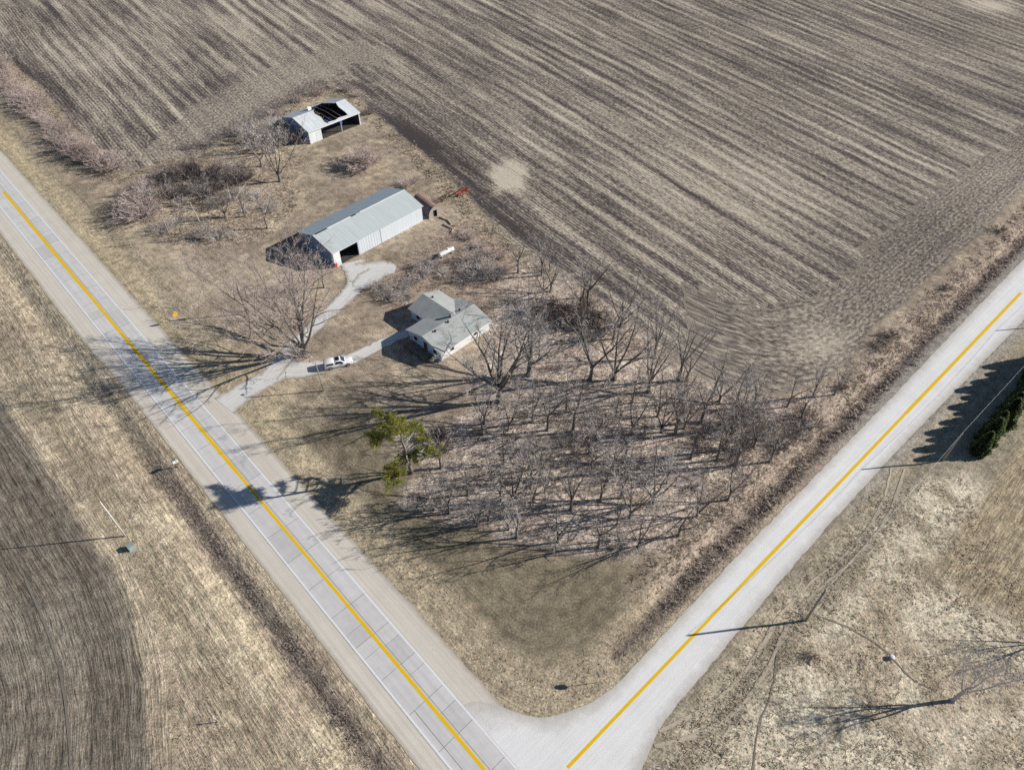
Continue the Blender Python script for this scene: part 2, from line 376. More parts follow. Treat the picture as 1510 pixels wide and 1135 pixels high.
# ---------------------------------------------------------------- materials of the ground
def mat_ground():
    g = NG('ground_cover', 0.95, 0.1)
    p = g.pos(); base = g.attr('base')[0]; M = g.sep(g.attr('mask')[1]); R = g.sep(g.attr('rows')[1])
    field, rough, streak = M[0], M[1], M[2]; u, v, res = R[0], R[1], R[2]
    nf = g.noise(p, 3.2, 5, 0.72); nm = g.noise(p, 0.55, 4, 0.6); nx = g.noise(p, 9.0, 3, 0.7)
    st = g.noise(g.comb(g.math('MULTIPLY', u, 1.1), g.math('MULTIPLY', v, 0.045)), 1.0, 5, 0.65)
    st2 = g.noise(g.comb(g.math('MULTIPLY', u, 3.2), g.math('MULTIPLY', v, 0.35)), 1.0, 4, 0.65)
    # grass
    k = g.math('MULTIPLY', g.rng(nf, 0.28, 0.72, 0.42, 1.58), g.rng(nm, 0.3, 0.7, 0.66, 1.34))
    sk = g.math('ADD', g.math('MULTIPLY', g.math('SUBTRACT', st, 0.5), 1.9), g.math('MULTIPLY', g.math('SUBTRACT', st2, 0.5), 2.1))
    k = g.math('MULTIPLY', k, g.math('ADD', 1.0, g.math('MULTIPLY', sk, streak), clamp=False))
    pk = g.rng(g.noise(p, 1.7, 4, 0.7), 0.36, 0.5, 0.35, 1.05)
    k = g.math('MULTIPLY', k, g.math('ADD', g.math('MULTIPLY', rough, g.math('SUBTRACT', pk, 1.0)), 1.0))
    k = g.math('MAXIMUM', k, 0.2)
    gc = g.mix(1.0, base, g.comb(k, k, k), 'MULTIPLY')
    tint = g.ramp(g.noise(p, 0.9, 4, 0.65), [(0.3, (0.97, 1.02, 0.93)), (0.5, (1, 1, 1)), (0.72, (1.06, 0.98, 0.95))])
    gc = g.mix(1.0, gc, tint, 'MULTIPLY')
    # stubble field
    warp = g.math('MULTIPLY', g.math('SUBTRACT', g.noise(p, 0.12, 3), 0.5), 1.2)
    uu = g.math('ADD', u, warp)
    nb = g.noise(g.comb(g.math('MULTIPLY', uu, 0.28), g.math('MULTIPLY', v, 0.016)), 1.0, 3, 0.55)
    nb2 = g.noise(g.comb(g.math('MULTIPLY', uu, 0.8), g.math('MULTIPLY', v, 0.10)), 1.0, 3, 0.6)
    bandp = g.math('SINE', g.math('MULTIPLY', uu, 2 * PI / 4.6))
    sp = g.noise(g.comb(g.math('MULTIPLY', u, 1.7), g.math('MULTIPLY', v, 0.75)), 1.0, 5, 0.75)
    row = g.math('SINE', g.math('MULTIPLY', u, 2 * PI / 0.98))
    t = g.math('ADD', 0.49, g.math('MULTIPLY', g.math('SUBTRACT', nb, 0.5), g.math('MULTIPLY', streak, 1.5)))
    t = g.math('ADD', t, g.math('MULTIPLY', bandp, g.math('MULTIPLY', streak, 0.10)))
    t = g.math('ADD', t, g.math('MULTIPLY', g.math('SUBTRACT', nb2, 0.5), g.math('MULTIPLY', streak, 0.75)))
    t = g.math('ADD', t, g.math('MULTIPLY', g.math('SUBTRACT', sp, 0.5), 2.5))
    t = g.math('ADD', t, g.math('MULTIPLY', g.math('SUBTRACT', nx, 0.5), 0.9))
    rw = g.math('MULTIPLY', g.rng(g.noise(p, 0.05, 2), 0.35, 0.65, 0.03, 0.15), g.math('MULTIPLY', row, g.math('ADD', 0.25, g.math('MULTIPLY', streak, 0.75))))
    t = g.math('ADD', t, rw)
    t = g.math('ADD', t, g.math('MULTIPLY', res, 0.75))
    fc = g.ramp(t, [(0.08, (0.085, 0.070, 0.066)), (0.34, (0.19, 0.158, 0.138)), (0.54, (0.35, 0.295, 0.235)), (0.76, (0.56, 0.48, 0.37)), (1.0, (0.74, 0.65, 0.51))])
    big = g.rng(g.noise(p, 0.012, 3), 0.35, 0.65, 0.9, 1.08)
    fc = g.mix(1.0, fc, g.comb(big, big, big), 'MULTIPLY')
    col = g.mix(field, gc, fc)
    h = g.math('ADD', g.math('MULTIPLY', nf, 0.10), g.math('MULTIPLY', g.math('MULTIPLY', rough, g.noise(p, 1.1, 4, 0.6)), 0.5))
    h = g.math('ADD', h, g.math('MULTIPLY', g.math('MULTIPLY', streak, g.math('SUBTRACT', 1.0, field)), g.math('ADD', g.math('MULTIPLY', st2, 0.35), g.math('MULTIPLY', nm, 0.25))))
    h = g.math('ADD', h, g.math('MULTIPLY', g.math('MULTIPLY', field, g.math('ADD', sp, g.math('MULTIPLY', row, 0.1))), 0.12))
    g.bump(h, 1.0, 0.7)
    return g.color(col)

def build_ground():
    def axis(lo, hi, step, out):
        c = np.arange(lo, hi + 1e-6, step); ext = []; d = step; x = hi
        while x < out: d *= 1.6; x += d; ext.append(x)
        ext2 = []; d = step; x = lo
        while x > -out: d *= 1.6; x -= d; ext2.append(x)
        return np.concatenate([ext2[::-1], c, ext])
    gx = axis(-238, 238, 0.62, 3500); gy = axis(12, 345, 0.62, 3500)
    XX, YY = np.meshgrid(gx, gy); X = XX.ravel(); Y = YY.ravel()
    Z = height(X, Y) * sstep(600, 380, np.abs(Y)) 
    nx, ny = len(gx), len(gy)
    i = np.arange(nx * ny).reshape(ny, nx)
    q = np.stack([i[:-1, :-1], i[:-1, 1:], i[1:, 1:], i[1:, :-1]], -1).reshape(-1, 4)
    me = big_mesh('ground', np.stack([X, Y, Z], 1), q, mat_ground())
    b, m, r = ground_attrs(X, Y)
    fattr(me, 'base', b); fattr(me, 'mask', m); fattr(me, 'rows', r)
    o = bpy.data.objects.new('ground', me); COL.objects.link(o); tag(o, None, None, kind='structure')
build_ground()

# ---------------------------------------------------------------- roads
ANG_A = math.atan2(AT[1], AT[0]); ANG_B = math.atan2(BT[1], BT[0])
def mat_concrete():
    g = NG('road_concrete', 0.85, 0.25)
    tone = g.attr('tone')[2]; r = g.sep(g.attr('rows')[1]); p = g.pos()
    lanes = g.noise(g.comb(g.math('MULTIPLY', r[0], 1.8), g.math('MULTIPLY', r[1], 0.03)), 1.0, 4, 0.6)
    k = g.math('MULTIPLY', g.rng(lanes, 0.3, 0.7, 0.90, 1.08), g.rng(g.noise(p, 0.7, 5, 0.65), 0.3, 0.7, 0.93, 1.06))
    k = g.math('MULTIPLY', k, g.rng(g.noise(p, 14, 3), 0.3, 0.7, 0.95, 1.05)); k = g.math('MULTIPLY', k, tone)
    return g.color(g.mix(1.0, (0.745, 0.715, 0.68), g.comb(k, k, k), 'MULTIPLY'))
def mat_gravel(name, c_mid, c_edge, c_streak, strk=1.0):
    g = NG(name, 0.95, 0.1)
    r = g.sep(g.attr('rows')[1]); p = g.pos()          # r0 across -1..1, r1 along, r2 edge
    st = g.noise(g.comb(g.math('MULTIPLY', r[0], 2.4), g.math('MULTIPLY', r[1], 0.02)), 1.0, 5, 0.6)
    col = g.mix(g.math('MULTIPLY', g.rng(st, 0.42, 0.66, 0, 1), strk), c_mid, c_streak)
    e = g.math('ADD', r[2], g.math('MULTIPLY', g.math('SUBTRACT', g.noise(p, 0.8, 4, 0.7), 0.5), 0.9))
    col = g.mix(g.rng(e, 0.25, 1.0, 0, 1), col, c_edge)
    k = g.math('MULTIPLY', g.rng(g.noise(p, 7, 4, 0.75), 0.3, 0.7, 0.88, 1.1), g.rng(g.noise(p, 0.25, 4), 0.3, 0.7, 0.95, 1.04))
    g.bump(g.noise(p, 6, 4, 0.7), 0.05, 0.5)
    return g.color(g.mix(1.0, col, g.comb(k, k, k), 'MULTIPLY'))
M_CONC = mat_concrete()
M_JOINT = plain('joint_tar', (0.13, 0.125, 0.12), 0.2, 2)
M_SHOULD = mat_gravel('shoulder_gravel', (0.74, 0.665, 0.56), (0.52, 0.45, 0.35), (0.84, 0.765, 0.655))
M_GRAVEL = mat_gravel('limestone_gravel', (0.97, 0.945, 0.91), (0.66, 0.61, 0.54), (0.90, 0.87, 0.83))
M_YELLOW = plain('overlay_yellow', (0.97, 0.60, 0.004), 0.03, 0.6, 0.6)  # colour of the drawn property-line overlay
M_YFADE = plain('worn_yellow_paint', (0.74, 0.60, 0.40), 0.15, 3, 0.7)
M_WPAINT = plain('white_paint_line', (0.95, 0.95, 0.94), 0.03, 4, 0.6)

def strip(name, mat, P, s0, s1, step, lo, hi, cols, z, jag=0.0, seed=1, label=None, soft=(1, 1)):
    """sheet along a road frame from offset lo(s) to hi(s)"""
    ss = np.concatenate([np.arange(s0, min(s1, 330), step), np.linspace(min(s1, 330), s1, 8)])
    rs = np.random.RandomState(seed); V = []; R = []
    jl = np.convolve(rs.randn(len(ss) + 4), np.ones(3) / 2, 'same')[2:-2] * jag; jh = np.convolve(rs.randn(len(ss) + 4), np.ones(3) / 2, 'same')[2:-2] * jag
    for k, s in enumerate(ss):
        a = lo(s) + jl[k] * soft[0]; b = hi(s) + jh[k] * soft[1]
        for j in range(cols):
            t = j / (cols - 1); q = P(s, a + (b - a) * t)
            ed = max((1 - t) if soft[0] else 0, t if soft[1] else 0)
            V.append((q[0], q[1], z)); R.append((a + (b - a) * t, s, max(0, (ed - 0.72) / 0.28)))
    n = len(ss); i = np.arange(n * cols).reshape(n, cols)
    q = np.stack([i[:-1, :-1], i[:-1, 1:], i[1:, 1:], i[1:, :-1]], -1).reshape(-1, 4)
    me = big_mesh(name, np.array(V), q, mat); fattr(me, 'rows', np.array(R))
    if me.polygons[0].normal.z < 0: me.flip_normals()
    o = bpy.data.objects.new(name, me); COL.objects.link(o); return tag(o, None, None, kind='structure')

S_END = 2600
strip('gravel_shoulder', M_SHOULD, PA, -S_END / 8, 330, 1.0, lambda s: 3.15, lambda s: 6.9, 8, 0.005, 0.07, 3, soft=(0, 1))
strip('gravel_shoulder', M_SHOULD, PA, -S_END / 8, 330, 1.0, lambda s: -6.0 - 0.9 * float(sstep(100, 70, np.array(s))), lambda s: -3.15, 8, 0.005, 0.07, 4, soft=(1, 0))
strip('gravel_road', M_GRAVEL, PB, -10.4, S_END, 0.5, lambda s: float(np.interp(s, *BR)), lambda s: float(np.interp(s, *BL)), 24, 0.012, 0.055, 5)
# concrete slabs with open joints over a dark base
def concrete_road():
    base = MB(); a, b, c, d = PA(-320, -3.2), PA(330, -3.2), PA(330, 3.2), PA(-320, 3.2)
    base.cur = 0
    V = []; F = []; T = []; R = []; r = random.Random(5); s = 120.83 - 6.17 * 71
    def quad(s0, s1, o0, o1, tone):
        i = len(V)
        for (ss, oo) in ((s0, o0), (s1, o0), (s1, o1), (s0, o1)):
            q = PA(ss, oo); V.append((q[0], q[1], 0.026)); T.append(tone); R.append((oo, ss, 0))
        F.append((i, i + 1, i + 2, i + 3))
    while s < 330:
        s1 = s + 6.17
        for side in (0, 1):
            tn = 1 + r.uniform(-0.025, 0.025)
            if r.random() < 0.06: tn *= 0.91
            o0, o1 = (-3.2, -0.012) if side == 0 else (0.012, 3.2)
            if side == 0 and 178 < s < 196:           # narrow patch beside the intersection
                quad(s + 0.025, s1 - 0.025, o0, -2.05, tn * 1.04); quad(s + 0.025, s1 - 0.025, -1.99, o1, tn * 0.97)
            elif r.random() < 0.10:
                m = s + r.uniform(2, 4.2); quad(s + 0.025, m - 0.02, o0, o1, tn); quad(m + 0.02, s1 - 0.025, o0, o1, tn * r.uniform(.9, 1.0))
            else: quad(s + 0.025, s1 - 0.025, o0, o1, tn)
        s = s1
    me = bpy.data.meshes.new('concrete_road'); n0 = len(V)
    for q in (a, b, c, d): V.append((q[0], q[1], 0.020)); T.append(1.0); R.append((0, 0, 0))
    F.append((n0, n0 + 1, n0 + 2, n0 + 3))
    me.from_pydata(V, [], F); me.materials.append(M_CONC); me.materials.append(M_JOINT)
    me.polygons.foreach_set('material_index', [0] * (len(F) - 1) + [1])
    fattr(me, 'tone', np.array(T)); fattr(me, 'rows', np.array(R)); me.update()
    if me.polygons[0].normal.z < 0: me.flip_normals()
    o = bpy.data.objects.new('concrete_road', me); COL.objects.link(o); tag(o, None, None, kind='structure')
concrete_road()
def line(name, mat, P, segs, z):
    m = MB()
    for s0, s1, o0, o1 in segs:
        pts = [P(s0, o0), P(s1, o0), P(s1, o1), P(s0, o1)]
        m.poly([(p[0], p[1], z) for p in pts])
    o = m.build(name, mat)
    if o.data.polygons[0].normal.z < 0: o.data.flip_normals()
    return tag(o, None, None, kind='structure')
r_ = random.Random(3); segs = []
for side in (-3.10, 2.86):
    s = -200
    while s < 330: segs.append((s, s + 6.0, side + r_.uniform(-.01, .01), side + 0.24)); s += 6.05
line('edge_line', M_WPAINT, PA, segs, 0.030)
line('worn_centre_line', M_YFADE, PA, [(k * 6.17 - 200, k * 6.17 - 194.1, 0.36, 0.46) for k in range(66)], 0.030)
line('centre_seam', M_JOINT, PA, [(-200, 330, 0.50, 0.545)], 0.031)
line('yellow_overlay_line', M_YELLOW, PA, [(0, 60, -0.32, 0.32), (60, 130, -0.28, 0.28), (130, 196, -0.22, 0.22)], 0.030)  # property-line overlay built as flat stripes, not a road marking
line('yellow_overlay_line', M_YELLOW, PB, [(0.2, 40, -0.21, 0.21), (40, 90, -0.25, 0.25), (90, 144.6, -0.30, 0.30)], 0.020)

def catmull(P, n=8):
    P = [np.array(p, float) for p in P]; P = [2 * P[0] - P[1]] + P + [2 * P[-1] - P[-2]]; out = []
    for k in range(1, len(P) - 2):
        for j in range(n):
            t = j / n; a, b, c, d = P[k - 1], P[k], P[k + 1], P[k + 2]
            out.append(0.5 * (2 * b + (c - a) * t + (2 * a - 5 * b + 4 * c - d) * t * t + (3 * b - 3 * c + d - a) * t ** 3))
    out.append(P[-2]); return out
def ribbon_arrays(pts, width, z, jag, seed, cols=5, n=8):
    C = catmull(pts, n); Wd = catmull([(x, 0) for x in width], n); rs = np.random.RandomState(seed); V = []; R = []
    L = 0
    for k, c in enumerate(C):
        t = C[min(k + 1, len(C) - 1)] - C[max(k - 1, 0)]; t = t / (np.linalg.norm(t) + 1e-9); nn = np.array([-t[1], t[0]])
        if k: L += np.linalg.norm(c - C[k - 1])
        a = -Wd[k][0] / 2 + rs.randn() * jag; b = Wd[k][0] / 2 + rs.randn() * jag
        for j in range(cols):
            tt = j / (cols - 1); q = c + nn * (a + (b - a) * tt); V.append((q[0], q[1], 0)); R.append((a + (b - a) * tt, L, max(0, (abs(2 * tt - 1) - 0.6) / 0.4)))
    V = np.array(V); V[:, 2] = height(V[:, 0], V[:, 1]) + z
    m = len(C); i = np.arange(m * cols).reshape(m, cols)
    q = np.stack([i[:-1, :-1], i[:-1, 1:], i[1:, 1:], i[1:, :-1]], -1).reshape(-1, 4)
    return V, q, np.array(R)
def ribbons(name, mat, items):
    VV = []; QQ = []; RR = []; o = 0
    for k, (pts, width, z, jag) in enumerate(items):
        V, q, R = ribbon_arrays(pts, width, z, jag, 50 + k); VV.append(V); QQ.append(q + o); RR.append(R); o += len(V)
    me = big_mesh(name, np.concatenate(VV), np.concatenate(QQ), mat); fattr(me, 'rows', np.concatenate(RR))
    nz = np.empty(len(me.polygons) * 3, np.float32); me.polygons.foreach_get('normal', nz)
    if nz[2::3].mean() < 0: me.flip_normals()
    ob = bpy.data.objects.new(name, me); COL.objects.link(ob); return tag(ob, None, None, kind='structure')
M_DRIVE = mat_gravel('drive_gravel', (0.84, 0.815, 0.77), (0.44, 0.38, 0.30), (0.70, 0.67, 0.62), 0.9)
ribbons('driveway', M_DRIVE, [
    (spots([(330, 598), (362, 577), (392, 560), (418, 545), (440, 545), (480, 540), (520, 528), (560, 508), (596, 492), (612, 484)]), [6.4, 5.2, 5.0, 5.8, 5.2, 4.0, 3.4, 3.0, 2.8, 2.6], 0.055, 0.14),
    (spots([(396, 557), (418, 530), (440, 505), (468, 478), (492, 455), (512, 436), (524, 420), (526, 404), (520, 386)]), [4.2, 3.8, 3.4, 3.3, 3.5, 4.0, 4.4, 5.2, 6.2], 0.062, 0.12),
    (spots([(520, 402), (538, 402), (556, 398), (572, 397), (583, 398)]), [7.6, 7.6, 7.2, 5.6, 3.0], 0.070, 0.12),
    (spots([(528, 425), (540, 413), (556, 402)]), [3.0, 5.8, 5.4], 0.078, 0.12)])
M_TRACK = mat_gravel('dirt_track', (0.62, 0.53, 0.40), (0.46, 0.39, 0.29), (0.52, 0.44, 0.33), 1.0)
ribbons('wheel_track', M_TRACK, [
    (spots([(1315, 690), (1305, 730), (1282, 775), (1245, 818), (1205, 850), (1185, 868)]), [.35] * 6, 0.05, 0.06),
    (spots([(1335, 690), (1322, 730), (1300, 775), (1262, 822), (1215, 862), (1190, 885)]), [.45] * 6, 0.05, 0.06),
    (spots([(1150, 905), (1125, 950), (1090, 1000), (1045, 1040), (1005, 1062), (972, 1078)]), [.62] * 6, 0.05, 0.07),
    (spots([(1165, 915), (1140, 968), (1110, 1020), (1070, 1060), (1020, 1085), (965, 1100)]), [.62] * 6, 0.05, 0.07),
    (spots([(1186, 868), (1170, 885), (1150, 905)]), [.35, .3, .4], 0.05, 0.05)])
M_TRAIL = mat_gravel('cattle_trail', (0.30, 0.25, 0.185), (0.38, 0.32, 0.24), (0.33, 0.275, 0.20), 1.0)
ribbons('footpath', M_TRAIL, [
    (spots([(1200, 905), (1250, 925), (1300, 955), (1345, 1000), (1380, 1018)]), [.22] * 5, 0.045, 0.05),
    (spots([(1146, 960), (1140, 1010), (1118, 1075), (1110, 1140)]), [.22] * 4, 0.045, 0.05)])
M_RUT = mat_gravel('tyre_rut', (0.26, 0.23, 0.185), (0.26, 0.23, 0.19), (0.21, 0.18, 0.145), 1.0)
ribbons('tyre_rut', M_RUT, [
    (spots([(5, 795), (35, 850), (62, 910), (82, 965), (97, 1040), (104, 1135)]), [.32] * 6, 0.045, 0.05)])


# ================================================================ buildings
def seam_metal(name, c, period=0.9, var=0.12, rust=0.0, rough=0.5, spec=0.35):
    g = NG(name, rough, spec); o = g.obj(); s = g.sep(o)
    rib = g.math('POWER', g.math('ABSOLUTE', g.math('SINE', g.math('MULTIPLY', s[0], PI / period))), 8.0)
    n = g.noise(g.comb(g.math('MULTIPLY', s[0], 1.6), g.math('MULTIPLY', s[1], 0.25), g.math('MULTIPLY', s[2], 0.25)), 1.0, 5, 0.65)
    sh = g.noise(g.comb(g.math('FLOOR', g.math('DIVIDE', s[0], period * 1.0)), 0.0, 0.0), 0.83, 0)
    k = g.math('MULTIPLY', g.rng(n, 0.3, 0.7, 1 - var, 1 + var), g.rng(sh, 0.3, 0.7, 1 - var * .5, 1 + var * .5))
    k = g.math('SUBTRACT', k, g.math('MULTIPLY', rib, 0.05))
    col = g.mix(1.0, c, g.comb(k, k, k), 'MULTIPLY')
    if rust: col = g.mix(g.rng(g.noise(o, 0.7, 5, 0.7), 0.58, 0.72, 0, rust), col, (0.20, 0.13, 0.09))
    g.bump(rib, 0.02, 0.35)
    return g.color(col)
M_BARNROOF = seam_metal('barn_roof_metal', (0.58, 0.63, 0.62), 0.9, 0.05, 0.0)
M_BARNROOF2 = seam_metal('barn_back_roof_shade', (0.42, 0.49, 0.53), 0.9, 0.05, 0.0)  # darker copy of the roof metal, shade of the far slope painted in
M_BARNWALL = seam_metal('barn_wall_metal', (0.68, 0.73, 0.77), 0.9, 0.035, 0.0)
M_ENDSHADE = seam_metal('end_metal_shade', (0.20, 0.28, 0.41), 0.9, 0.25, 0.0)  # wall metal darkened and blued to paint in the shade on the end walls
M_SHEDROOF = seam_metal('shed_roof_metal', (0.76, 0.80, 0.80), 0.7, 0.12, 0.2)
M_SHEDROOF2 = seam_metal('shed_back_roof_shade', (0.56, 0.60, 0.63), 0.7, 0.18, 0.25)  # far slope: shade painted into the metal, plus a little more rust
M_WHITE = plain('white_painted_wood', (0.80, 0.80, 0.78), 0.06, 2, 0.6)
M_DARK = plain('opening_shade', (0.012, 0.013, 0.015), 0.3, 2, 0.9)  # near-black sheets painting the shade in the ridge gaps and hut entrance
M_LINING = plain('inner_shade', (0.07, 0.075, 0.085), 0.4, 1.2, 0.9)  # dark colour painting the shade inside the shed
M_DIRT = plain('dirt_floor', (0.09, 0.08, 0.07), 0.5, 1.5, 0.95)
M_WOOD = plain('weathered_wood', (0.26, 0.22, 0.18), 0.35, 3, 0.9)
M_RED = plain('faded_red_paint', (0.50, 0.05, 0.05), 0.3, 2, 0.6)
M_BLUE = plain('blue_tarp', (0.10, 0.17, 0.42), 0.3, 2, 0.5)
M_GLASS = plain('dark_window_glass', (0.012, 0.016, 0.024), 0.2, 1, 0.25, 0.25)
M_STEEL = plain('grey_steel', (0.35, 0.36, 0.37), 0.2, 3, 0.5, 0.4)
M_CONCF = plain('concrete_foundation', (0.42, 0.41, 0.39), 0.15, 2, 0.9)
def shingles():
    g = NG('asphalt_shingles', 0.95, 0.1); o = g.obj(); s = g.sep(o)
    n = g.noise(o, 5.0, 4, 0.75); n2 = g.noise(o, 0.35, 4, 0.6)
    cr = g.math('POWER', g.math('ABSOLUTE', g.math('SINE', g.math('MULTIPLY', s[2], PI / 0.055))), 6)
    k = g.math('MULTIPLY', g.rng(n, .3, .7, .82, 1.15), g.rng(n2, .3, .7, .88, 1.1)); k = g.math('SUBTRACT', k, g.math('MULTIPLY', cr, 0.06))
    c = g.mix(g.rng(g.noise(o, 0.5, 3), 0.5, 0.7, 0, 0.7), (0.50, 0.51, 0.49), (0.38, 0.43, 0.385))
    return g.color(g.mix(1.0, c, g.comb(k, k, k), 'MULTIPLY'))
M_SHING = shingles()
def siding(name, base):
    g = NG(name, 0.7, 0.2); o = g.obj(); s = g.sep(o)
    ln = g.math('POWER', g.math('ABSOLUTE', g.math('SINE', g.math('MULTIPLY', s[2], PI / 0.2))), 10)
    k = g.math('SUBTRACT', g.rng(g.noise(o, 0.8, 4), .3, .7, .94, 1.04), g.math('MULTIPLY', ln, 0.12))
    return g.color(g.mix(1.0, base, g.comb(k, k, k), 'MULTIPLY'))
M_SIDING = siding('white_siding', (0.86, 0.86, 0.84)); M_SIDSHADE = siding('shade_blue_siding', (0.52, 0.68, 0.88))  # blue is shade painted into the white siding of gable and wing

# ---- long metal barn: local x along the near long wall, y away from the camera
def barn():
    L, W, H, R = 27.6, 13.2, 4.2, 6.0; loc = (-41.35, 131.85, 0); rz = math.radians(47.4)
    t = thing('metal_barn', 'long pale metal barn with one open bay, standing beside the gravel apron', 'barn', loc, rz)
    w = MB(); th = 0.12
    w.box(0.02, 1.85, 0, th, 0, H); w.box(7.0, L - .02, 0, th, 0, H); w.box(1.85, 7.0, 0, th, 3.65, H)      # near wall
    w.box(0.02, L - .02, W - th, W, 0, H); w.build('wall', M_BARNWALL, t)
    for x in (0.0, L - th):
        w = MB()
        a = [(x, 0, 0), (x, W, 0), (x, W, H), (x, W / 2, R - .03), (x, 0, H)]
        b = [(x + th, p[1], p[2]) for p in a]
        w.poly(a[::-1]); w.poly(b)
        for k in range(5): w.poly([a[k], a[(k + 1) % 5], b[(k + 1) % 5], b[k]])
        w.build('end_wall', M_ENDSHADE, t)
    f = MB(); f.box(.2, L - .2, .2, W - .2, 0.0, 0.05); f.build('floor', M_DIRT, t)
    rise = (R - H); e = 0.35; sl = rise / (W / 2); zE = H - e * sl + .06
    r = MB(); r.slab([(-.3, -e, zE), (L + .3, -e, zE), (L + .3, W / 2 - .02, R + .06), (-.3, W / 2 - .02, R + .06)], .09); ro = r.build('roof', M_BARNROOF, t)
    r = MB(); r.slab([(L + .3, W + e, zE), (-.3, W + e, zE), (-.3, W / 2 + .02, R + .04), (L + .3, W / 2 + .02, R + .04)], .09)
    tag(r.build('roof', M_BARNROOF2, t), 'far roof slope with blue-grey shade in its colour', None)
    rr = random.Random(4); x = -0.3
    gaps = [(0.3, 4.2), (10.3, 12.4)]
    while x < L + .25:
        x1 = min(x + rr.uniform(1.8, 3.0), L + .3); g = any(a < (x + x1) / 2 < b for a, b in gaps)
        if not g:
            c = MB(); j = rr.uniform(-.02, .03); c.slab([(x, W/2 - .22, R + .055 + j), (x1 - .02, W/2 - .22, R + .06 + j), (x1 - .02, W/2, R + .14 + j), (x, W/2, R + .14 + j)], .02)
            c.slab([(x, W/2, R + .14 + j), (x1 - .02, W/2, R + .14 + j), (x1 - .02, W/2 + .22, R + .06 + j), (x, W/2 + .22, R + .055 + j)], .02)
            c.build('ridge_cap', M_WHITE, ro)
        x = x1
    for a, b in ((0.4, 4.0), (10.5, 12.3)): d = MB(); d.box(a, b, W/2 - .20, W/2 + .14, R + .02, R + .085); d.build('ridge_gap_shade', M_DARK, ro)
    p = MB(); p.box(13.85, 14.1, -.05, -.003, 0, H - .1); p.build('wall_post', M_STEEL, t)
    p = MB(); p.box(7.1, 13.8, -.07, -.003, 0.12, 3.75)
    for x in np.arange(7.4, 13.7, 0.75): p.box(x, x + .05, -.095, -.07, 0.12, 3.75)
    p.build('sliding_door', M_BARNWALL, t)
    p = MB(); p.box(-.05, 1.8, -.06, -.003, 1.2, H - .05); p.box(-.06, -.003, 0.0, .7, 0.0, H - .05); p.build('corner_board', M_WHITE, t)
    p = MB(); p.box(-.05, 0.55, -.06, -.003, 0.05, 1.19); p.box(-.12, -.063, 0.02, .6, 0.0, 1.1); p.build('door_panel', M_RED, t)
    p = MB(); p.box(6.9, L + .1, -.09, -.073, 3.95, 4.1); p.build('eave_trim', M_WHITE, t)
    # a few posts and hay inside the open bay
    for x in (2.6, 4.6, 6.2): h = MB(); h.box(x, x + .2, 4.0, 4.2, 0.05, 4.6); h.build('bay_post', M_WOOD, t)
barn()

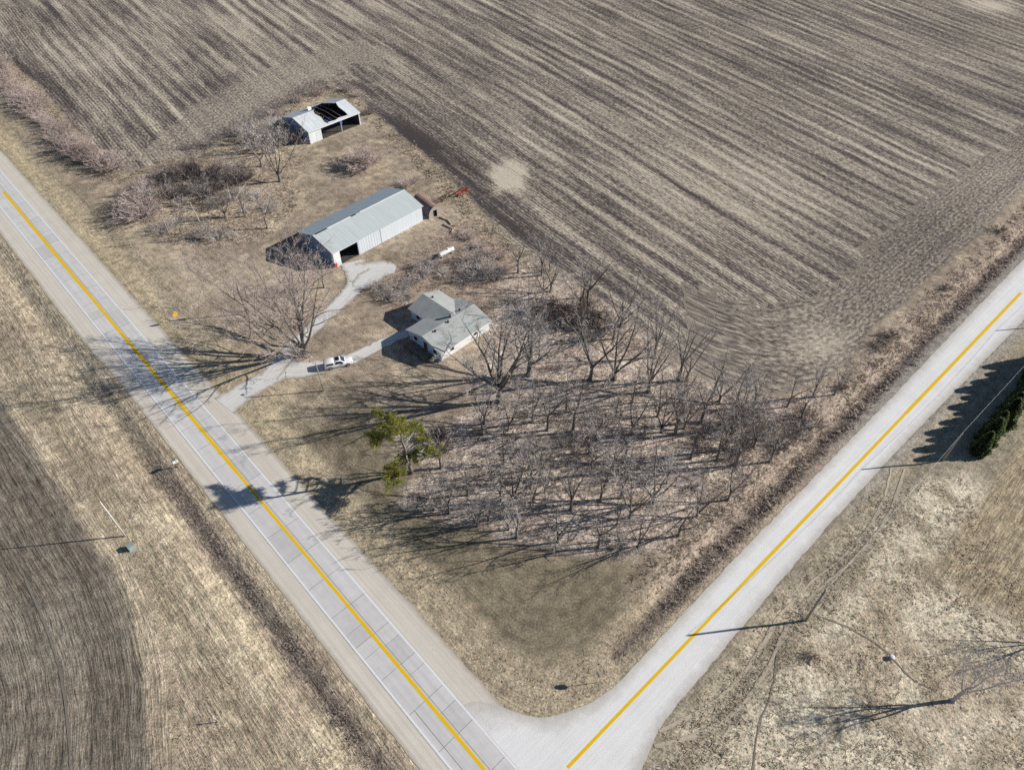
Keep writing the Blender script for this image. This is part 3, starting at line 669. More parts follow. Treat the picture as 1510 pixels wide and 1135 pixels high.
# ---- collapsed-roof shed
def shed():
    L, W, H, R = 18.5, 13.8, 3.9, 5.8; loc = (-60.1, 194.0, 0); rz = math.radians(45.6)
    t = thing('metal_shed', 'derelict metal shed at the field edge with a large hole fallen through its roof', 'shed', loc, rz)
    w = MB(); th = .1
    w.box(0.02, 4.4, 0, th, 0, H); w.box(0.02, L - .02, W - th, W, 0, H)
    w.build('wall', M_SHEDROOF, t)
    for x in (0.0, L - th):
        w = MB()
        a = [(x, 0, 0), (x, W, 0), (x, W, H), (x, W / 2, R - .03), (x, 0, H)]; b = [(x + th, p[1], p[2]) for p in a]
        w.poly(a[::-1]); w.poly(b)
        for k in range(5): w.poly([a[k], a[(k + 1) % 5], b[(k + 1) % 5], b[k]])
        w.build('end_wall', M_ENDSHADE, t)
    i = MB(); i.box(.15, L - .15, .15, W - .15, 0, .06); i.build('floor', M_DIRT, t)
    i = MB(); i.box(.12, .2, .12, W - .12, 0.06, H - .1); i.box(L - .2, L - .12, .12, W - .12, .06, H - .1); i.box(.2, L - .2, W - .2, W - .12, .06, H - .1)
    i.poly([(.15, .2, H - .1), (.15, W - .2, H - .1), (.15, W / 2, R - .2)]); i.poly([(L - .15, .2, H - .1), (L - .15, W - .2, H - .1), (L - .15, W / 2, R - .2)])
    i.build('shade_lining', M_LINING, t)
    sl = (R - H) / (W / 2); e = .3
    def fr(x, q, s=-1):   # q 0 at ridge, 1 at eave
        y = W / 2 + s * q * (W / 2 + e); return (x, y, R + .05 - q * (R - H + e * sl))
    r = MB()
    r.slab([fr(-.2, 1), fr(L * .40, 1), fr(L * .36, .8), fr(L * .385, .5), fr(L * .35, .2), fr(L * .38, 0), fr(-.2, 0)], .07)
    r.slab([fr(L * .79, 1), fr(L + .2, 1), fr(L + .2, 0), fr(L * .82, 0), fr(L * .79, .3), fr(L * .805, .7)], .07)
    r.slab([fr(L * .401, 1), fr(L * .789, 1), fr(L * .789, .90), fr(L * .62, .86), fr(L * .55, .92), fr(L * .401, .88)], .07)
    ro = r.build('roof', M_SHEDROOF, t)
    r = MB()
    r.slab([fr(L * .40, 0.004, 1), fr(L * .36, .6, 1), fr(L * .40, 1, 1), fr(-.2, 1, 1), fr(-.2, .004, 1)], .07)
    r.slab([fr(L + .2, .004, 1), fr(L + .2, 1, 1), fr(L * .74, 1, 1), fr(L * .78, .004, 1)], .07)
    r.slab([fr(L * .739, .88, 1), fr(L * .739, 1, 1), fr(L * .401, 1, 1), fr(L * .401, .72, 1), fr(L * .5, .80, 1)], .07)
    tag(r.build('roof', M_SHEDROOF2, t), 'far roof slope with shade in its colour', None)
    for k in range(9):
        q = .1 + k * .085; a = fr(L * .37, q); b = fr(L * .37 + .55 + (k % 3) * .3, q); m = MB(); m.tube([(a[0], a[1], a[2] - .12), (b[0], b[1], b[2] - .14)], .07, 4); m.build('purlin', M_WOOD, ro)
    for q in (.25, .6): a = fr(L * .8, q, 1); b = fr(L * .8 - 1.2, q, 1); m = MB(); m.tube([(a[0], a[1], a[2] - .12), (b[0], b[1], b[2] - .35)], .07, 4); m.build('purlin', M_WOOD, ro)
    m = MB(); m.slab([fr(L * .36, .30, 1), fr(L * .43, .35, 1), (L * .445, W * .72, R - .1), (L * .37, W * .70, R + .4)], .03); m.build('loose_sheet', M_WHITE, ro)
    for x in (9.3, 11.2, 13.0):
        a = fr(x, .9); b = fr(x, .02); c_ = fr(x, .85, 1); m = MB(); m.tube([(a[0], a[1], a[2] - .3), (b[0], b[1], b[2] - 1.6), (c_[0], c_[1], c_[2] - .3)], .09, 4); m.build('rafter', M_WOOD, ro)
    p = MB()
    p.box(-.15, L + .15, -.42, -.30, H - .32, H + .0); p.build('fascia', M_WHITE, ro)
    for x in (11.4,): q = MB(); q.box(x, x + .3, .0, .3, 0, H - .1); q.build('post', M_STEEL, t)
    q = MB(); q.box(L - .3, L - .02, -.05, -.003, 0, H - .3); q.build('post', M_WHITE, t)
    q = MB(); q.box(L * .60, L * .64, -.32, -.30, H - 1.5, H - .33); q.build('hanging_sheet', M_BLUE, ro)
    b = tag(MB_box_tarp().build('tarpaulin', M_BLUE), 'crumpled blue tarpaulin lying inside the roofless shed', 'tarpaulin')
    b.location = Matrix.Rotation(rz, 4, 'Z') @ Vector((12.3, 7.6, 0.06)) + Vector(loc); b.rotation_euler = (0, 0, rz)
def MB_box_tarp():
    m = MB(); r = random.Random(9); n = 7; ids = []
    for j in range(n):
        for i in range(n):
            x = -1.6 + 3.2 * i / (n - 1); y = -1.8 + 3.6 * j / (n - 1); d = max(abs(i - 3), abs(j - 3)) / 3
            ids.append(m.vert((x + r.uniform(-.1, .1), y + r.uniform(-.1, .1), 0.02 if d == 1 else 1.6 * (1 - d) + .5 + r.uniform(-.12, .12))))
    for j in range(n - 1):
        for i in range(n - 1): a = j * n + i; m.face((ids[a], ids[a + 1], ids[a + n + 1], ids[a + n]))
    return m
shed()

# ---- farmhouse
def house():
    L, W, H, R = 14.4, 10.8, 2.75, 4.25; loc = (-14.15, 99.1, 0); rz = math.radians(46.0)
    # local: x along the near long wall, y away from it
    t = thing('farmhouse', 'low white farmhouse with a grey shingled cross gable roof next to the bare twin trees', 'house', loc, rz)
    o = 0.45; x0, x1, y0, y1 = o, L - o, o, W - o; th = .12
    def gable_x(m, x, ya, yb, zr):
        a = [(x, ya, .35), (x, yb, .35), (x, yb, H), (x, (ya + yb) / 2, zr), (x, ya, H)]; b = [(x + th, p[1], p[2]) for p in a]
        m.poly(a[::-1]); m.poly(b)
        for k in range(5): m.poly([a[k], a[(k + 1) % 5], b[(k + 1) % 5], b[k]])
    w = MB(); w.box(x0 + .002, x1 - .002, y0, y0 + th, .35, H); w.box(x0 + .002, x1 - .002, y1 - th, y1, .35, H)
    zr = H + (R - H) * (1 - 2 * .0) - .12
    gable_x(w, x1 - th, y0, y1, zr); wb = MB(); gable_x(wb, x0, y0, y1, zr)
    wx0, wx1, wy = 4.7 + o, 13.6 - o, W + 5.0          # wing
    wb.build('gable_wall', M_SIDSHADE, t); wb = MB(); wb.box(wx0, wx0 + th, y1 + .002, wy - o, .35, H); wb.build('wing_wall', M_SIDSHADE, t); w.box(wx1 - th, wx1, y1 + .002, wy - o, .35, H)
    yy = wy - o
    a = [(wx0, yy, .35), (wx1, yy, .35), (wx1, yy, H), ((wx0 + wx1) / 2, yy, R - .12), (wx0, yy, H)]; b = [(p[0], yy - th, p[2]) for p in a]
    w.poly(a); w.poly(b[::-1])
    for k in range(5): w.poly([a[k], b[k], b[(k + 1) % 5], a[(k + 1) % 5]])
    wl = w.build('wall', M_SIDING, t)
    f = MB(); f.box(x0 + .03, x1 - .03, y0 + .03, y1 - .03, 0, .35); f.box(wx0 + .03, wx1 - .03, y1 - .03 + .002, yy - .03, 0, .349); f.build('foundation', M_CONCF, t)
    r = MB(); k = .12
    r.slab([(0, 0, H), (L, 0, H), (L, W / 2, R), (0, W / 2, R)], k); r.slab([(L, W, H), (0, W, H), (0, W / 2, R + .003), (L, W / 2, R + .003)], k)
    cx = (4.7 + 13.6) / 2; hw = (13.6 - 4.7) / 2; dy = W / 2
    # wing slopes run back along valley lines into the main far slope
    r.slab([(4.7, wy, H + .002), (4.7, W, H + .002), (cx, W / 2 + .02, R + .006), (cx, wy, R + .006)], k)
    r.slab([(13.6, W, H + .002), (13.6, wy, H + .002), (cx, wy, R + .006), (cx, W / 2 + .02, R + .006)], k)
    ro = r.build('roof', M_SHING, t)
    f = MB(); f.box(0, L, -.035, -.003, H - .2, H + .01); f.box(-.035, -.003, 0, .03, H - .2, H); f.build('gutter', M_WHITE, ro)
    f = MB()
    f.slab([(-.03, -.0, H - .02), (-.03, W / 2, R - .02), (-.03, W / 2, R - .2), (-.03, 0, H - .2)], .03)
    f.slab([(-.03, W / 2, R - .02), (-.03, W, H - .02), (-.03, W, H - .2), (-.03, W / 2, R - .2)], .03)
    f.build('fascia', M_WHITE, ro)
    c = MB(); c.box(8.0, 8.7, 5.5, 6.1, R - .4, R + .75); c.box(7.95, 8.75, 5.45, 6.15, R + .75, R + .83); c.build('chimney', plain('chimney_brick', (0.36, 0.33, 0.31), .3, 6), ro)
    for x, y in ((5.6, W + 2.6), (2.9, 4.7), (6.6, 4.9), (10.9, 6.1)):
        zz = R - abs((y - W / 2)) * (R - H) / (W / 2) if y < W else R - .35
        if y > W: x = cx + .7; zz = R - .7 * (R - H) / hw
        c = MB(); c.M = Matrix.Translation((x, y, 0)); c.lathe([(.17, zz - .1), (.17, zz + .28), (.24, zz + .29), (.24, zz + .36), (.02, zz + .40)], 10); c.build('roof_vent', plain('vent_black', (.03, .03, .03), .2, 3, .6), ro)
    def window(xa, xb, za, zb, side):
        q = MB()
        if side == 'near': q.box(xa, xb, y0 - .05, y0 - .004, za, zb)
        elif side == 'gable': q.box(x0 - .05, x0 - .004, xa, xb, za, zb)
        elif side == 'wing': q.box(wx0 - .05, wx0 - .004, xa, xb, za, zb)
        f = q.build('window', M_WHITE, t); g = MB(); m = .08
        if side == 'near': g.box(xa + m, xb - m, y0 - .062, y0 - .051, za + m, zb - m)
        elif side == 'gable': g.box(x0 - .062, x0 - .051, xa + m, xb - m, za + m, zb - m)
        else: g.box(wx0 - .062, wx0 - .051, xa + m, xb - m, za + m, zb - m)
        g.build('pane', M_GLASS, f)
    for xa in (3.0, 9.4): window(xa, xa + 1.0, 1.35, 2.2, 'near')
    for xa in (1.6, 7.6): window(xa, xa + 1.2, 1.15, 2.3, 'gable')
    window(W + 1.6, W + 2.8, 1.15, 2.3, 'wing')
    d = MB(); d.box(x0 - .055, x0 - .004, 4.7, 5.7, .4, 2.5); dd = d.build('door', plain('brown_door', (.12, .07, .05), .2), t)
    d = MB(); d.M = Matrix.Translation((x0 - .09, 5.55, 1.35)); d.lathe([(.03, -.03), (.05, 0), (.03, .03)], 8); d.build('handle', M_STEEL, dd)
    # porch deck on the gable end
    p = MB()
    for k in range(8): p.box(-1.95 + k * .29, -1.95 + k * .29 + .27, 3.2, 9.6, .38, .44)
    for y in (3.3, 6.3, 9.4): p.box(-1.9, .35, y, y + .1, .2, .379)
    pd = p.build('porch', M_WOOD, t)
    p = MB()
    for y in (3.25, 5.3, 7.4, 9.5): p.box(-1.93, -1.83, y, y + .1, .44, 1.4)
    p.box(-1.95, -1.81, 3.2, 9.65, 1.4, 1.46); p.box(-1.91, -1.85, 3.2, 9.65, .9, .95); p.box(-1.95, .2, 9.52, 9.62, 1.401, 1.461); p.box(-1.95, .2, 3.23, 3.33, 1.401, 1.461)
    p.build('railing', M_WOOD, pd)
    p = MB(); p.box(-2.35, -1.96, 4.7, 6.2, 0, .2); p.box(-2.75, -2.352, 4.7, 6.2, 0, .1); p.build('step', M_CONCF, pd)
house()

# ---- rusty round-topped hut
def hut():
    t = thing('arched_hut', 'small rusty round topped hut behind the far end of the long barn', 'hut', (-19.7, 154.0, 0), math.radians(127))
    # local x goes back along the hut; the open front lies at x=0
    M_RUST = seam_metal('rusty_iron', (0.34, 0.22, 0.18), 0.6, 0.25, 0.4, 0.8, 0.1)
    W, H, L = 1.95, 2.9, 8.2; n = 10; arc = [(W * math.cos(PI * k / n), H * math.sin(PI * k / n) ** .85) for k in range(n + 1)]
    m = MB()
    for k in range(n):
        a, b = arc[k], arc[k + 1]; m.poly([(0, a[0], a[1]), (L, a[0], a[1]), (L, b[0], b[1]), (0, b[0], b[1])])
    m.build('shell', M_RUST, t)
    f = MB()
    pts = [(y, z) for y, z in arc]
    dr = [(.5, 0), (.5, 1.55), (-.5, 1.55), (-.5, 0)]
    hb = 1.9
    iv = [f.vert((-.02, y, z)) for y, z in pts]; i1 = f.vert((-.02, .55, hb)); i2 = f.vert((-.02, -.55, hb)); i3 = f.vert((-.02, .55, 0)); i4 = f.vert((-.02, -.55, 0))
    f.face(iv[:4] + [i1, i3]); f.face(iv[3:8] + [i2, i1]); f.face(iv[7:] + [i4, i2])
    b = [(L, y, z) for y, z in pts]; f2 = MB(); f2.poly(b); f2.build('back_wall', M_RUST, t)
    f.build('end_wall', plain('grey_boards', (.46, .40, .37), .3, 3), t)
    d = MB(); d.box(.25, .3, -1.0, 1.0, 0, 2.0); d.build('doorway_shade', M_DARK, t)
hut()

# ---- propane tank
def tank():
    a = spot(646, 377, 1.0); b = spot(669.5, 365.5, 1.0); c = (a + b) / 2; L = (b - a).length * .97
    t = thing('propane_tank', 'white horizontal propane tank on legs in rough grass between barn and farmhouse', 'gas tank', (c.x, c.y, 0), math.atan2(b.y - a.y, b.x - a.x))
    m = MB(); r = .55; h = L / 2
    pr = [(.02, -h), (.25, -h + .04), (.42, -h + .16), (.52, -h + .34), (r, -h + .55), (r, h - .55), (.52, h - .34), (.42, h - .16), (.25, h - .04), (.02, h)]
    m.M = Matrix.Translation((0, 0, 1.0)); m.lathe(pr, 20, 'x'); m.build('tank_shell', plain('white_tank_paint', (.82, .82, .80), .05, 2, .4), t, True)
    d = MB(); d.M = Matrix.Translation((0.5, 0, 1.52)); d.lathe([(.3, 0), (.3, .2), (.22, .3), (.02, .33)], 12); d.build('valve_dome', M_WHITE, t)
    for x in (-h + .9, h - .9): q = MB(); q.box(x - .12, x + .12, -.4, .4, 0, .56); q.build('leg', M_CONCF, t)
tank()

# ---- barrel, logs, farm tools
def barrel():
    p = spot(702, 397)
    t = thing('barrel', 'pale blue barrel standing in the brush behind the farmhouse', 'barrel', (p.x, p.y, 0))
    m = MB(); m.lathe([(.30, 0), (.31, .04), (.29, .08), (.30, .3), (.32, .32), (.30, .34), (.30, .6), (.32, .62), (.30, .64), (.29, .9), (.31, .94)], 16); m.build('drum', plain('blue_plastic', (.18, .33, .46), .15, 3, .5), t, True)
    l = MB(); l.lathe([(.27, .90), (.27, .935), (.02, .936)], 16); l.build('lid', M_WHITE, t)
barrel()
def logs():
    rr = random.Random(21); M_LOG = plain('bleached_wood', (.46, .38, .28), .3, 4)
    for k, (px, py, L, a, lab) in enumerate(((655, 324, 3.2, -35, 'bleached log nearest the rusty hut'), (662, 328, 2.6, -60, 'short bleached log lying across the ends of the others'), (660, 335, 3.4, -38, 'long bleached log in front of the rusty hut'),
                                   (668, 340, 2.4, 70, 'bleached log pointing at the propane tank'), (673, 333, 2.0, 20, 'stubby bleached log on the field side of the pile'))):
        p = spot(px, py); m = MB(); h = L / 2
        m.tube([(-h, 0, .16), (-h * .3, .05, .17), (h * .4, -.03, .16), (h, 0.02, .15)], [.17, .16, .15, .12], 8)
        tag(m.build('log', M_LOG, None, True, (p.x, p.y, 0), math.radians(a)), lab, 'log', 'bleached logs dumped behind the barn')
logs()
def tool(name, lab, px, py, rz, mat, n, w, hitch):
    p = spot(px, py); t = thing(name, lab, 'farm implement', (p.x, p.y, 0), math.radians(rz))
    f = MB(); f.box(-w / 2, w / 2, -.08, .08, .7, .84); f.box(-w / 2, w / 2, 1.0, 1.14, .7, .84)
    for x in (-w / 2 + .2, 0, w / 2 - .2): f.box(x - .05, x + .05, .082, .998, .71, .83)
    fr = f.build('frame', mat, t)
    for k in range(n):
        x = -w / 2 + .15 + (w - .3) * k / (n - 1); s = MB()
        s.tube([(x, 0, .72), (x, -.45, .68), (x, -.7, .42), (x, -.55, .12), (x, -.25, .02)], [.05, .05, .05, .05, .03], 5); s.build('tine', plain('rusty_steel', (.16, .10, .08), .4, 6) if k == 0 else bpy.data.materials['rusty_steel'], t)
    if hitch:
        h = MB(); h.tube([(-.5, 1.1, .75), (0, 2.9, .6)], .07, 5); h.tube([(.5, 1.1, .75), (0, 2.9, .6)], .07, 5); h.build('hitch', mat, t)
    for x in (-w / 2 + .5, w / 2 - .5):
        m = MB(); m.M = Matrix.Translation((x, .55, .34)); m.lathe([(.18, -.09), (.34, -.08), (.34, .08), (.18, .09)], 14, 'x'); m.build('wheel', plain('tyre_rubber', (.02, .02, .02), .2) if 'tyre_rubber' not in bpy.data.materials else bpy.data.materials['tyre_rubber'], t)
tool('field_cultivator', 'red field cultivator with a row of curved tines at the field edge', 679, 285, -128, plain('implement_red', (.52, .04, .04), .25, 4, .5), 9, 4.6, True)
tool('rusty_harrow', 'rusty brown tined harrow half hidden in grass beside the red cultivator', 655, 293, -128, plain('rust_brown', (.13, .085, .065), .35, 4), 8, 4.0, False)

# ---- pickup truck
def truck():
    a = spot(481, 548); b = spot(521, 539); c = (a + b) / 2; ang = math.atan2(b.y - a.y, b.x - a.x)
    n = Vector((-math.sin(ang), math.cos(ang), 0)); c = c + n * 0.95
    t = thing('pickup_truck', 'white pickup truck with a white bed cap and dark sunroof parked on the gravel drive', 'pickup', (c.x, c.y, 0.06), ang)
    M_P = NG('white_car_paint', 0.25, 0.5).color((0.90, 0.90, 0.90)); M_G = M_GLASS
    M_T = bpy.data.materials['tyre_rubber']; M_BL = plain('black_plastic', (.02, .02, .022), .2, 4, .5)
    hw = .98
    def loft(secs, mat, name, par, smooth=False):
        """secs: (x, z0, z1, half width low, half width high)"""
        m = MB(); rings = []
        for x, z0, z1, a_, b_ in secs:
            e = min(.09, (z1 - z0) * .3)
            pr = [(-a_ + .06, z0), (-a_, z0 + e), (-(a_ * .55 + b_ * .45), z0 + (z1 - z0) * .55), (-b_, z1 - e), (-b_ + .1, z1), (b_ - .1, z1), (b_, z1 - e), ((a_ * .55 + b_ * .45), z0 + (z1 - z0) * .55), (a_, z0 + e), (a_ - .06, z0)]
            rings.append([m.vert((x, y, z)) for y, z in pr])
        for k in range(len(rings) - 1):
            for j in range(10): m.face((rings[k][j], rings[k + 1][j], rings[k + 1][(j + 1) % 10], rings[k][(j + 1) % 10]))
        m.face(rings[0]); m.face(rings[-1][::-1])
        return m.build(name, mat, par, smooth)
    body = loft([(-2.82, .55, 1.05, .93, .93), (-2.72, .42, 1.12, .97, .97), (-1.0, .40, 1.13, hw, hw), (1.0, .40, 1.13, hw, .97), (1.45, .40, 1.13, hw, .94), (2.3, .42, 1.08, .97, .88), (2.65, .46, .99, .93, .80), (2.80, .52, .88, .84, .70)], M_P, 'body', t, True)
    loft([(-.72, 1.11, 1.80, .93, .72), (-.55, 1.11, 1.87, .93, .76), (.35, 1.11, 1.88, .93, .76), (.55, 1.11, 1.83, .93, .74), (1.38, 1.11, 1.16, .90, .84)], M_P, 'cab', t, True)
    cap = loft([(-2.76, 1.115, 1.74, .94, .76), (-2.6, 1.115, 1.84, .95, .80), (-1.6, 1.115, 1.89, .95, .81), (-.90, 1.115, 1.87, .95, .80), (-.78, 1.115, 1.80, .95, .78)], M_P, 'bed_cap', t, True)
    g = MB(); g.slab([(.60, -.66, 1.845), (1.30, -.80, 1.235), (1.30, .80, 1.235), (.60, .66, 1.845)], .02); g.build('windscreen', plain('blue_tinted_glass', (.03, .07, .12), .15, 1, .08, .5), t)
    g = MB(); g.box(-.50, .30, -.56, .56, 1.878, 1.90); g.build('sunroof', M_G, t)
    for s in (-1, 1):
        def sp_(x, z): f = (z - 1.11) / .72; return (x, s * (.99 - .17 * f), z)
        def pane(pts, nm, par):
            q = MB(); p = [sp_(*w_) for w_ in pts]; q.slab(p if s < 0 else p[::-1], .02); q.build(nm, M_G, par)
        pane([(.02, 1.24), (1.05, 1.24), (.55, 1.70), (.02, 1.74)], 'side_window', t)
        pane([(-.62, 1.24), (-.06, 1.24), (-.06, 1.74), (-.50, 1.74)], 'side_window', t)
        pane([(-2.5, 1.30), (-.98, 1.30), (-1.02, 1.66), (-2.42, 1.64)], 'side_window', cap)
        for x in (-1.75, 1.72):
            m = MB(); m.M = Matrix.Translation((x, s * .86, .38)); m.lathe([(.24, -.13), (.36, -.12), (.38, -.05), (.38, .05), (.36, .12), (.24, .13)], 20, 'y')
            wh = m.build('wheel', M_T, t, True); m = MB(); m.M = Matrix.Translation((x, s * .995, .38)); m.lathe([(.235, -.02), (.22, .01), (.08, .02), (.02, .025)] if s > 0 else [(.02, -.025), (.08, -.02), (.22, -.01), (.235, .02)], 16, 'y'); m.build('rim', M_STEEL, wh)
            m = MB(); m.tube([(x + .47 * math.cos(q), s * .985, .40 + .47 * math.sin(q)) for q in np.linspace(.05, PI - .05, 9)], .035, 5); m.build('wheel_arch', M_BL, t)
        m = MB(); m.M = Matrix.Translation((1.0, s * 1.06, 1.24)); m.box(-.08, .08, -.11, .11, -.09, .10); m.build('mirror', M_P, t)
        m = MB(); m.box(2.52, 2.70, s * .80 - .1, s * .80 + .1, .80, .97); m.build('headlight', plain('lamp_glass', (.55, .57, .6), .1, 3, .15) if 'lamp_glass' not in bpy.data.materials else bpy.data.materials['lamp_glass'], t)
        m = MB(); m.box(-2.835, -2.76, s * .84 - .08, s * .84 + .08, .70, 1.05); m.build('tail_light', M_RED, t)
        m = MB(); m.box(.25, .43, s * .985 - .012, s * .985 + .012, .98, 1.02); m.build('door_handle', M_BL, t)
    m = MB(); m.box(2.68, 2.86, -.8, .8, .44, .56); m.build('bumper', M_STEEL, t); m = MB(); m.box(-2.95, -2.80, -.88, .88, .46, .62); m.build('bumper', M_STEEL, t)
    m = MB(); m.box(2.745, 2.80, -.5, .5, .62, .82); m.build('grille', M_BL, t)
    m = MB(); m.slab([(-2.79, .62, 1.28), (-2.79, -.62, 1.28), (-2.775, -.56, 1.66), (-2.775, .56, 1.66)], .015); m.build('rear_window', M_G, cap)
truck()

# ---- poles, wires, signs
M_POLE = plain('weathered_pole', (0.38, 0.35, 0.31), 0.25, 4)
M_POLEW = plain('bleached_pole', (0.74, 0.72, 0.68), 0.12, 4)
M_POLED = plain('dark_pole', (0.12, 0.10, 0.085), 0.3, 4)
M_PORC = plain('insulator', (.30, .18, .14), .2, 3, .3)
M_TRGREEN = plain('pale_green_enamel', (.36, .46, .43), .12, 3, .5)
def pole(px, py, h, lab, mat, group=None, arm=False, can=False, lamp=False, arm_rz=0, r=.15):
    p = spot(px, py); z = float(height(np.array([p.x]), np.array([p.y]))[0]) - .1
    t = thing('utility_pole', lab, 'utility pole', (p.x, p.y, z), math.radians(arm_rz), group)
    m = MB(); m.tube([(0, 0, 0), (0, 0, h * .5), (0, 0, h)], [r, r * .85, r * .68], 10); m.build('pole', mat, t, True)
    if arm: m = MB(); m.box(-.9, .9, -.16, -.06, h - .6, h - .48); m.build('crossarm', mat, t)
    for x in ((-.8, .8) if arm else (0,)):
        m = MB(); m.M = Matrix.Translation((x, -.11 if arm else 0, h - .48 if arm else h)); m.lathe([(.03, 0), (.06, .04), (.04, .09), (.06, .13), (.02, .2)], 8); m.build('insulator', M_PORC, t)
    if can: m = MB(); m.M = Matrix.Translation((0, .38, h - 2.0)); m.lathe([(.22, 0), (.26, .05), (.26, .85), (.2, .95), (.03, 1.0)], 12); m.build('transformer', M_STEEL, t)
    if lamp:
        m = MB(); m.tube([(0, 0, h - .5), (.6, 0, h - .1), (1.3, 0, h - .05)], .04, 6); a = m.build('lamp_arm', M_STEEL, t)
        m = MB(); m.M = Matrix.Translation((1.45, 0, h - .2)); m.lathe([(.24, 0), (.20, .1), (.08, .22), (.03, .26)], 12); m.build('lamp_head', M_STEEL, a)
    return t, Vector((p.x, p.y, z + h + .15))
_, w0 = pole(185, 790, 9.6, 'bleached pale utility pole leaning over a green box in the west verge', M_POLEW, r=.12)
_, w1 = pole(1188, 914, 9.0, 'weathered pole nearest the crossroads in the gravel road power line', M_POLE, 'power poles along the gravel road', r=.2)
_, w2 = pole(1390, 679, 7.6, 'weathered pole at the near end of the dark conifer row', M_POLE, 'power poles along the gravel road', r=.17)
_, w3 = pole(1573, 478, 8.2, 'weathered pole behind the middle of the conifer row', M_POLE, 'power poles along the gravel road', r=.17)
pole(364, 463, 8.2, 'dark utility pole left of the big yard tree', M_POLED, can=True, arm_rz=20)
pole(477, 576, 7.4, 'slim yard light pole beside the white pickup', M_POLE, lamp=True, arm_rz=150, r=.11)
pole(254, 356, 7.6, 'thin grey pole at the near rim of the farmyard thicket', M_POLE, r=.12)
def wires():
    m = MB(); d = (w2 - w1); w4 = w3 + (w3 - w2); wm = w1 - d * .9
    for a, b in ((w1, w2), (w2, w3), (w3, w4)):
        m.tube([a.lerp(b, k / 10) - Vector((0, 0, 1.2 * 4 * (k / 10) * (1 - k / 10) * .5)) for k in range(11)], .014, 4, False)
    tag(m.build('power_line', plain('aluminium_wire', (.9, .9, .89), .05, 1, .4, .4)), 'single pale overhead wire strung between the poles along the gravel road', 'power line')
wires()
def boxes():
    p = spot(194, 809); z = float(height(np.array([p.x]), np.array([p.y]))[0])
    t = thing('utility_box', 'pale green metal utility box beside the bleached pole in the west verge', 'utility box', (p.x, p.y, z), math.radians(-44))
    m = MB(); m.box(-.42, .42, -.36, .36, -.05, .85); m.build('cabinet', M_TRGREEN, t)
    m = MB(); m.slab([(-.46, -.40, .90), (.46, -.40, .90), (.46, .40, .95), (-.46, .40, .95)], .06); m.build('lid', M_TRGREEN, t)
    m = MB(); m.box(-.65, .65, -.55, .55, -.08, .03); m.build('base', M_CONCF, t)
    p = spot(262.5, 688); z = float(height(np.array([p.x]), np.array([p.y]))[0])
    t = thing('mailbox', 'white topped mailbox on a post at the west edge of the highway shoulder', 'mailbox', (p.x, p.y, z), math.radians(-46))
    m = MB(); m.box(-.06, .06, -.06, .06, -.1, 1.25); m.build('post', M_WOOD, t)
    m = MB(); n = 8; A = [(.2 * math.cos(PI * k / n), 1.5 + .2 * math.sin(PI * k / n)) for k in range(n + 1)] + [(-.2, 1.25), (.2, 1.25)]
    a = [m.vert((y, -.45, z_)) for y, z_ in A]; b = [m.vert((y, .45, z_)) for y, z_ in A]; m.face(a[::-1]); m.face(b)
    for k in range(len(A)): m.face((a[k], a[(k + 1) % len(A)], b[(k + 1) % len(A)], b[k]))
    bx = m.build('box', plain('mailbox_white', (.78, .82, .80), .05, 3, .4), t)
    m = MB(); m.box(.205, .225, .1, .2, 1.45, 1.75); m.build('flag', M_RED, bx)
    p = spot(321, 1064); z = float(height(np.array([p.x]), np.array([p.y]))[0])
    t = thing('marker_post', 'short pale marker post in the tan west verge near the bottom edge', 'post', (p.x, p.y, z))
    m = MB(); m.box(-.06, .06, -.06, .06, -.1, 1.15); m.build('post', M_WOOD, t); m = MB(); m.box(-.12, .12, -.075, .075, 1.15, 1.30); m.build('cap', M_WHITE, t)
    p = spot(1314, 970); z = float(height(np.array([p.x]), np.array([p.y]))[0])
    t = thing('well_cap', 'round white cap in the meadow beside the narrow cattle path', 'well cap', (p.x, p.y, z))
    m = MB(); m.lathe([(.30, -.1), (.30, .35)], 16); m.build('pipe', M_CONCF, t); m = MB(); m.lathe([(.36, .351), (.39, .40), (.36, .46), (.2, .52), (.02, .53)], 20); m.build('cap', M_WHITE, t, True)
boxes()
